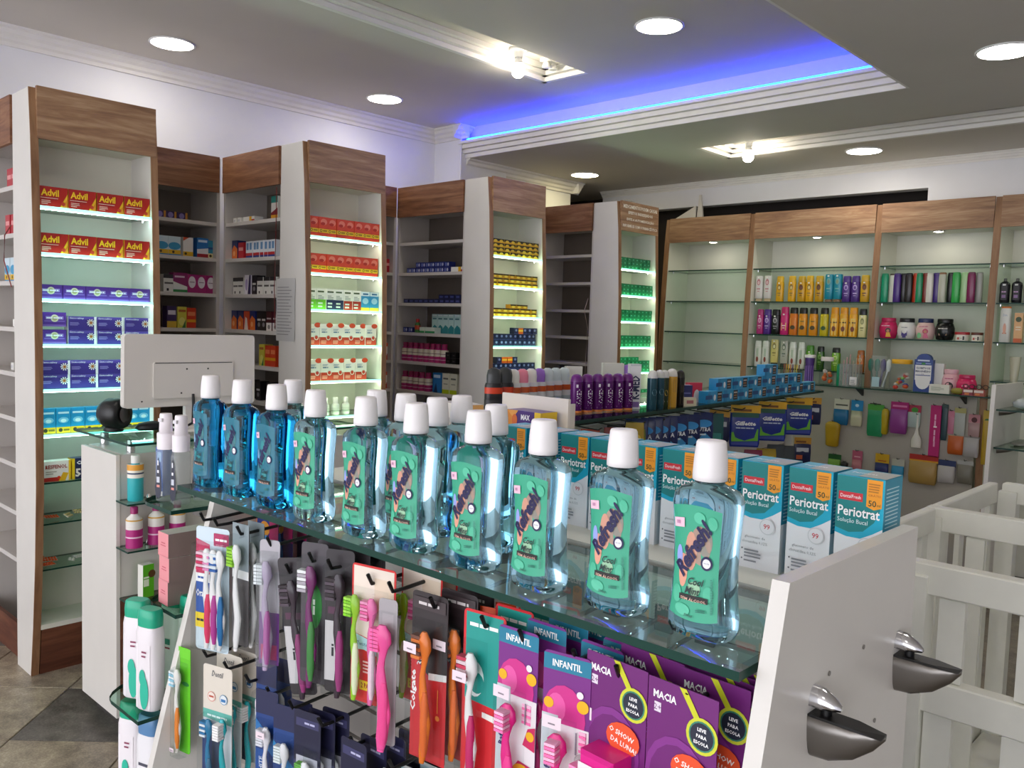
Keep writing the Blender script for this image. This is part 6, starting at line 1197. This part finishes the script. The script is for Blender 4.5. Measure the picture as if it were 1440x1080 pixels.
with held():
    def spray(body, dome, art_=None, h=.147, r=.0235, foot=None, waist=False):
        t = empty('spray_can'); mb = MB(); mb.lathe([(r*.95, 0), (r, .003), (r, h*.80)], P(body, .25, .2), 20); mb.build('can', t)
        mb = MB(); mb.lathe([(r, h*.80), (r*.98, h*.84), (r*.86, h*.93), (r*.6, h*.98), (r*.2, h)], P(dome, .3), 20); mb.build('cap', t)
        if foot: mb = MB(); mb.lathe([(r*1.01, 0), (r*1.01, h*.05)], P(foot, .4), 20, caps=False); mb.build('foot_ring', t)
        if art_: mb = MB(); art(mb, art_, r*1.3, h*.8, -r*.995); mb.v = [(x, y + r - math.sqrt(max(1e-6, r*r - x*x)), z) for x, y, z in mb.v]; mb.build('label', t)
        return t
    KM = spray('#5a1468', '#6a1a78', [('t', 'K-MED', .62, .52, .17, '#efe6f2', dict(rot=PI/2, bold=.02, fit=1.9)), ('r', .1, .12, .9, .16, '#b890c2'), ('r', .3, .22, .8, .24, '#a878b8'), ('r', .2, .82, .45, .92, '#e8dce8')], foot='#e0813a')
    DT = spray('#1f4a58', '#d8d8d4', [('e', .5, .55, .4, .1, '#6a98a8'), ('r', .1, .15, .9, .3, '#3a6a78')], .160, .021); DG = spray('#2a3a1c', '#d8d8d4', [('e', .5, .5, .3, .1, '#c8a83a'), ('r', .2, .2, .8, .24, '#c8c8a8')], .158, .019)
    YB = spray('#d8a43a', '#e2ded6', [('r', 0, .0, 1, .36, '#3a9ac8'), ('r', .3, .5, .7, .9, '#8a6a2a')], .163, .023); KG = spray('#17120f', '#201a16', [('r', .25, .1, .75, .35, '#c89a3a'), ('r', .3, .5, .7, .75, '#4a3a2a')], .155, .019)
    def rollon(body, cap, bandc, h=.15, r=.03):
        t = empty('deodorant_bottle'); mb = MB(); mb.lathe([(r*.9, 0), (r, .004), (r, h*.6), (r*.9, h*.66)], P(body, .3), 18, sy=.6); mb.build('body', t)
        mb = MB(); mb.lathe([(r*.8, h*.64), (r*.82, h*.82), (r*.7, h*.95), (r*.3, h)], P(cap, .3), 18, sy=.6); mb.build('cap', t)
        mb = MB(); mb.lathe([(r*1.015, h*.42), (r*1.015, h*.56)], P(bandc, .4), 18, sy=.6, caps=False); mb.build('label', t); mb = MB(); mb.lathe([(r*1.015, h*.1), (r*1.015, h*.28)], P('#a8b4bc' if body != '#1a181a' else '#2a2628', .4), 18, sy=.6, caps=False); mb.build('label', t)
        return t
    RO = {c: rollon('#dcdcde', c, '#c8551f') for c in ('#ece8e0', '#f08aa0', '#9a6ac8', '#cfdadc')}; RB2 = rollon('#1a181a', '#3a3c3e', '#d8401a', .165, .034)
    BLUEB = carton('toothpaste_carton', .168, .054, .045, '#1f97cc', [('r', 0, 0, .18, 1, '#1a88c0'), ('t', '~~~', .1, .5, .6, '#0f4a86'), ('e', .42, .45, .07, .26, '#e4eef4'), ('r', .58, .08, .86, .92, '#1d1a22'), ('r', .61, .66, .83, .78, '#c8c0c0'), ('r', .61, .42, .80, .52, '#b07a4a'), ('r', .61, .2, .82, .3, '#8a8488')], '#4ab4de', '#1a8cc4')
    KBOX = carton('tall_white_carton', .046, .183, .035, '#e8e8ea', [('t', 'K-MED', .5, .48, .2, '#26305a', dict(rot=PI/2, bold=.03, fit=2.1)), ('r', .1, .04, .9, .16, '#8a6ab0'), ('r', 0, .96, 1, 1, '#c8ccd0')], '#e4e4e6')
    KW = carton('white_box', .07, .16, .03, '#dcdad0', [], '#e4e2da'); CRM = carton('cream_box', .07, .036, .03, '#d8d0b4', [('r', .3, .3, .8, .7, '#a86a6a')]); NVY = carton('navy_box', .08, .085, .03, '#2a2f66', [('r', .1, .55, .9, .62, '#6a70a8'), ('r', .1, .3, .8, .36, '#6a70a8')], '#e0e0e4', '#d8d8dc'); RDW = carton('red_white_box', .07, .09, .03, '#c82a4a', [('e', .62, .3, .22, .36, '#ece4e4')], '#d84a5a')
for i in range(6):
    x, y = c2(.285 + .055*i, .165 - .012*i); put(KM, x, y, GZ + .0003, A2 - .6 + .1*(i % 3), 'purple spray can with a dome cap and an orange foot ring', 'purple spray cans', 'spray can')
def c2put(p, u, d, lb, cat, rz=-.5, g=None, z=GZ + .0003, sc=None): x, y = c2(u, d); return put(p, x, y, z, A2 + rz, lb, g, cat, sc=sc)
c2put(KBOX, .605, .095, 'tall white carton with dark vertical lettering beside the purple cans', 'carton', -.7)
for u, d, p, lb in ((.655, .045, DT, 'dark teal spray can with white cap'), (.715, .045, DT, 'dark teal spray can with white cap'), (.765, .05, DG, 'dark green spray can with white cap'), (.82, .045, YB, 'yellow spray can with a blue lower part'), (.885, .04, KG, 'black and gold spray can')): c2put(p, u, d, lb, 'spray can', g='slim spray cans on the long counter')
c2put(CRM, .93, .015, 'low cream box beside the black and gold can', 'carton'); c2put(NVY, .985, .07, 'navy box with a white side on the long counter', 'carton', -.6); c2put(RDW, 1.12, .085, 'red box with a white oval on the long counter', 'carton', -.6)
BL = 'light blue toothpaste carton with a dark panel in the heap on the counter'
for i in range(8): c2put(BLUEB, 1.20 + .172*i, .02, BL, 'carton', 0, 'blue toothpaste cartons')
for i in range(6): c2put(BLUEB, 1.30 + .178*i, .022, BL, 'carton', .02*(-1)**i, 'blue toothpaste cartons', GZ + .0546)
c2put(BLUEB, 1.84, .022, BL, 'carton', .0, 'blue toothpaste cartons', GZ + .109)
for k, (u, d) in enumerate(((-.012 + .035, .36), (.09, .36))): c2put(RB2, u, d, 'black deodorant bottle with an orange band', 'bottle', -.7, 'black deodorant bottles')
for k, (u, c) in enumerate(((.14, '#ece8e0'), (.195, '#f08aa0'), (.25, '#ece8e0'), (.305, '#9a6ac8'), (.36, '#cfdadc'), (.415, '#cfdadc'), (.475, '#cfdadc'))):
    nm = {'#ece8e0': 'white', '#f08aa0': 'pink', '#9a6ac8': 'lilac', '#cfdadc': 'pale grey'}[c]; c2put(RO[c], u, .36, 'white deodorant bottle with orange band and ' + nm + ' cap', 'bottle', -.7, 'white deodorant bottles', sc=(1, 1, 1.05))
c2put(KW, .55, .36, 'plain white box standing behind the purple spray cans', 'carton', -.7); c2put(KW, .86, .36, 'pale box standing behind the tall lettered carton', 'carton', -.7, sc=(1.4, 1, 1.05)); c2put(RO['#9a6ac8'], .93, .33, 'white deodorant bottle with lilac cap beside the lettered carton', 'bottle', -.7, sc=1.08)
# pouches hanging under the counter edge
with held():
    def pouch(col, art_, w=.11, h=.15, head=None, th=.02):
        t = empty('razor_pack'); mb = MB()
        mb.loft([[(w/2*k*math.copysign(abs(math.cos(2*PI*i/16))**.5, math.cos(2*PI*i/16)), th*.5*q*math.sin(2*PI*i/16), z) for i in range(16)] for k, q, z in ((.92, .1, -h), (.98, .7, -h*.9), (1, 1, -h*.5), (.96, .7, -h*.2), (.95, .1, -.01), (.9, .08, .012))], P(col, .25)); mb.build('pouch', t)
        if head: mb = MB(); mb.box(-w*.48, w*.48, -.004, -.0025, -.022, .016, P(head, .4)); art(mb, [('r', .1, .2, .7, .5, '#7a4a14')], w*.96, .038, -.004); mb.v = [(x, y, z if z > -.0221 and i < 8 else z - .022) for i, (x, y, z) in enumerate(mb.v)]; mb.build('header_card', t)
        mb = MB(); art(mb, art_, w*.86, h*.86, -th*.5 - .0006); mb.v = [(x, y + (abs(x)/(w/2))**4*th*.3, z - h*.95) for x, y, z in mb.v]; mb.build('print', t)
        return t
    SU = pouch('#14235a', [('p', [(.05, .2), (.5, .02), (.95, .3), (.6, .5)], '#3a9ad8'), ('e', .5, .82, .45, .14, '#3a9ae0'), ('t', 'SUTRA', .5, .62, .15, '#eef4fa', dict(fit=.8, bold=.03)), ('t', '~~~', .5, .44, .1, '#d8e6f2')], .10, .15)
    GI = pouch('#1f3490', [('p', [(0, .1), (1, .14), (1, .50), (0, .38)], '#6ab82e'), ('p', [(0, .0), (1, .0), (1, .12), (0, .08)], '#3a4aa8'), ('t', 'Gillette', .5, .66, .13, '#f0f2f6', dict(fit=.8, bold=.04, shear=.2)), ('t', '~~~~~~~~~~~', .5, .52, .06, '#c8d4ea', dict(fit=.7)), ('r', 0, .84, 1, .98, '#2a5a4a')], .15, .19, '#d8a41e')
    PC = [pouch(c, [('e', .5, .6, .36, .2, d), ('r', .1, .12, .9, .3, e)], .08, .12) for c, d, e in (('#8a2a20', '#d8682a', '#e0b02a'), ('#3a1a14', '#c83a2a', '#d8902a'), ('#b8442a', '#e8a03a', '#5a8a2a'), ('#6a7a1c', '#c8b82a', '#a82a2a'), ('#1c1a1a', '#c8842a', '#8a2a20'), ('#b0902a', '#e8c83a', '#3a2a14'))]
    YP = pouch('#b89a1c', [('r', .1, .2, .9, .5, '#2a2418'), ('r', .1, .7, .9, .85, '#d8c04a')], .11, .12); PP = pouch('#8a2a4a', [('r', .1, .3, .9, .6, '#d8a41e')], .1, .12); GP = pouch('#3a3f44', [('r', .1, .3, .9, .5, '#8a8f94')], .1, .13); TP = pouch('#125a5a', [('r', .1, .6, .9, .75, '#2a8a84'), ('r', .1, .3, .9, .4, '#1a6f6c')], .07, .26, None, .01); NP = pouch('#1c2450', [('r', .1, .55, .9, .75, '#c8ccd8'), ('r', .1, .2, .5, .4, '#c85a2a')], .1, .14, '#c8922a')
def c2hang(p, u, d, z, rz, lb, g): x, y = c2(u, d); put(p, x, y, z, A2 + rz, lb, g, 'pack')
for i in range(5): c2hang(SU, .60 + .045*i, .08 - .01*i, 1.035, -1.15 + .05*i, 'dark blue pouch with light blue wave seen nearly edge on', 'dark blue pouches in the fanned row')
for i, u in enumerate((.86, .97, 1.10)): c2hang(SU, u, .03, 1.035, -.75, 'dark blue pouch with light blue wave and white lettering', 'dark blue pouches facing out')
for i, u in enumerate((1.56, 1.90, 2.28)): c2hang(GI, u, .03, 1.038, -.95, 'blue and green razor bag with a yellow header card', 'razor bags')
for i, u in enumerate((1.42, 1.74, 2.10)): c2hang(NP, u, .10, 1.02, -1.0, 'navy razor pack half hidden between the razor bags', 'navy razor packs')
c2hang(NP, 2.5, .03, 1.03, -.9, 'navy razor pack hanging last on the counter', None)
c2hang(TP, 1.26, .04, 1.02, -.9, 'tall narrow teal pack between pouches and razor bags', None)
for i in range(10): c2hang(PC[(i*5) % 6 if i != 9 else 3], .03 + .058*i, .05 + .03*(i % 3), 1.02 - .02*(i % 2), -.8, ['rusty red', 'dark brown', 'burnt orange', 'olive green', 'black and gold', 'mustard'][(i*5) % 6 if i != 9 else 3] + ' snack pouch hanging under the counter edge', 'snack pouches under the counter')
c2hang(PC[5], .52, .04, 1.03, -.8, 'mustard pouch next to the blue pouches', None)
for u, p, z, lb in ((1.45, YP, .80, 'yellow pack in the lower row of the counter'), (1.60, YP, .78, 'yellow pack in the lower row of the counter'), (1.75, PP, .80, 'dark pink pack in the lower row of the counter'), (1.92, YP, .79, 'yellow pack in the lower row of the counter'), (2.05, GP, .80, 'grey pack in the lower row of the counter'), (2.2, GP, .78, 'grey pack in the lower row of the counter'), (2.45, NP, .80, 'navy pack with orange mark in the lower row'), (1.1, GP, .78, 'grey pack below the dark blue pouches'), (1.3, YP, .78, 'yellow pack below the teal one')): c2hang(p, u, .06, z, -.95, lb, 'packs in the lower row of the counter')

# ================================================================== WHITE SLATTED PEN
pen = thing('slatted_pen', 'white painted wooden pen with upright slats beside the gondola', 'pen', (1.86, .60, 0))
def pp(name, x0, x1, y0, y1, z0, z1, parent=pen):
    mb = MB(); b = .003
    q = [(x0, y0), (x1, y0), (x1, y1), (x0, y1)]; qi = [(x0+b, y0+b), (x1-b, y0+b), (x1-b, y1-b), (x0+b, y1-b)]
    mb.loft([[(x, y, z0) for x, y in qi], [(x, y, z0 + b) for x, y in q], [(x, y, z1 - b) for x, y in q], [(x, y, z1) for x, y in qi]], PENWHITE, True, False)
    mb.v = [(x - 1.86, y - .60, z) for x, y, z in mb.v]; return mb.build(name, parent)
YE = -1.3
for X, Y0, zl in ((1.86, .60, .645), (2.49, .765, .30), (3.10, .725, .30)):
    pp('top_rail', X - .012, X + .028, YE, Y0, .89, .954)
    if X < 2: pp('middle_rail', X - .012, X + .028, YE, Y0, .645, .715); pp('bottom_rail', X - .008, X + .024, YE, Y0, .10, .16)
    else: pp('bottom_rail', X - .008, X + .024, YE, Y0, .10, .18)
    pp('post', X - .022, X + .030, Y0 - .045, Y0 + .008, 0, .93)
    y = Y0 - (.065 if X < 2 else .105)
    while y > YE + .05:
        if X < 2: pp('slat', X - .002, X + .014, y - .049, y, .716, .889); pp('slat', X - .002, X + .014, y - .038, y + .016, .16, .644); y -= .145
        else: pp('slat', X - .004, X + .012, y - .045, y, .18, .889); y -= .15
for (x0, x1, y) in ((1.89, 2.468, .735), (2.522, 3.078, .735)):
    pp('end_rail', x0, x1, y, y + .028, .89, .954); pp('end_rail', x0, x1, y, y + .028, .10, .17)
    x = x0 + .05
    while x < x1 - .05: pp('slat', x, x + .045, y + .006, y + .02, .17, .889); x += .15
pp('base_board', 1.885, 3.09, YE, .73, .105, .125)

# ================================================================== FAR DISPLAY END BEHIND THE PEN
t = thing('end_display', 'white slanted display end with small glass shelves behind the pen', 'display stand', (4.9, 1.2, 0))
mb = MB(); mb.prism([(-.12, 0), (.5, 0), (.5, 1.182), (-.045, 1.182)], 0, .02, WHITE, 'y'); mb.build('end_panel', t)
for z in (1.058, .862):
    mb = MB(); mb.slab(-.02, .5, -.16, -.001, z - .008, z, GLASS, GEDGE); o = mb.build('glass_shelf', t)
    for x in (.05, .4): mb = MB(); mb.loft([[(x + .012*math.cos(a), -tt, z - .009 - .03*k*(-math.sin(a))) for a in [PI + PI*i/7 for i in range(8)]] for tt, k in ((0, 1), (.05, .6), (.09, .05))], STEEL); mb.build('shelf_clip', o)
mb = MB(); mb.lathe([(.02, .002), (.05, .01), (.055, .03), (.03, .05), (.006, .055)], P('#b4bcbc', .35), 14, sx=1.4); tag(mb.build('cotton_bag', None, (5.05, 1.11, 1.0585)), 'crumpled grey white bag on the small glass shelf', 'bag')
mb = MB(); mb.prism([(-.05, 0), (.05, 0), (.04, .03), (-.03, .05)], -.02, .02, BLACK, 'y'); tag(mb.build('black_pouch', None, (5.22, 1.12, 1.0585)), 'black pouch beside the crumpled bag on the small shelf', 'pouch')
mb = MB(); mb.lathe([(.02, .002), (.06, .008), (.05, .02), (.01, .026)], P('#8a8880', .4), 14, sx=1.8); tag(mb.build('clear_packet', None, (5.1, 1.11, .8625)), 'flat grey packet on the lower small glass shelf', 'packet')

# loose cables at the shelf ends
def cable(pts, col, label):
    mb = MB(); mb.tube(pts, .0022, P(col, .4), 6); tag(mb.build('loose_cable'), label, 'cable')
cable([(2.243, 3.728, 2.04), (2.240, 3.725, 1.8), (2.238, 3.73, 1.55), (2.240, 3.722, 1.36)], '#7a1a1a', 'thin dark red cable hanging beside the paper notice tower')
cable([(4.522, 3.60, 1.60), (4.500, 3.612, 1.52), (4.515, 3.59, 1.40), (4.518, 3.60, 1.20), (4.512, 3.595, 1.0)], '#b8a49a', 'pale cable dangling at the empty dark shelf unit')
cable([(1.090, 3.74, 1.74), (1.072, 3.755, 1.70), (1.070, 3.76, 1.60), (1.088, 3.735, 1.50)], '#8a3a34', 'short red cable looped at the first tower side')
cable([(4.60, 3.44, 2.236), (4.66, 3.42, 2.262), (4.76, 3.43, 2.255), (4.84, 3.44, 2.236)], '#d8d6d2', 'white cable curling on top of the lettered tower')

# patterns are not part of the place
for o in PROTO:
    try: bpy.data.objects.remove(o)
    except Exception: pass
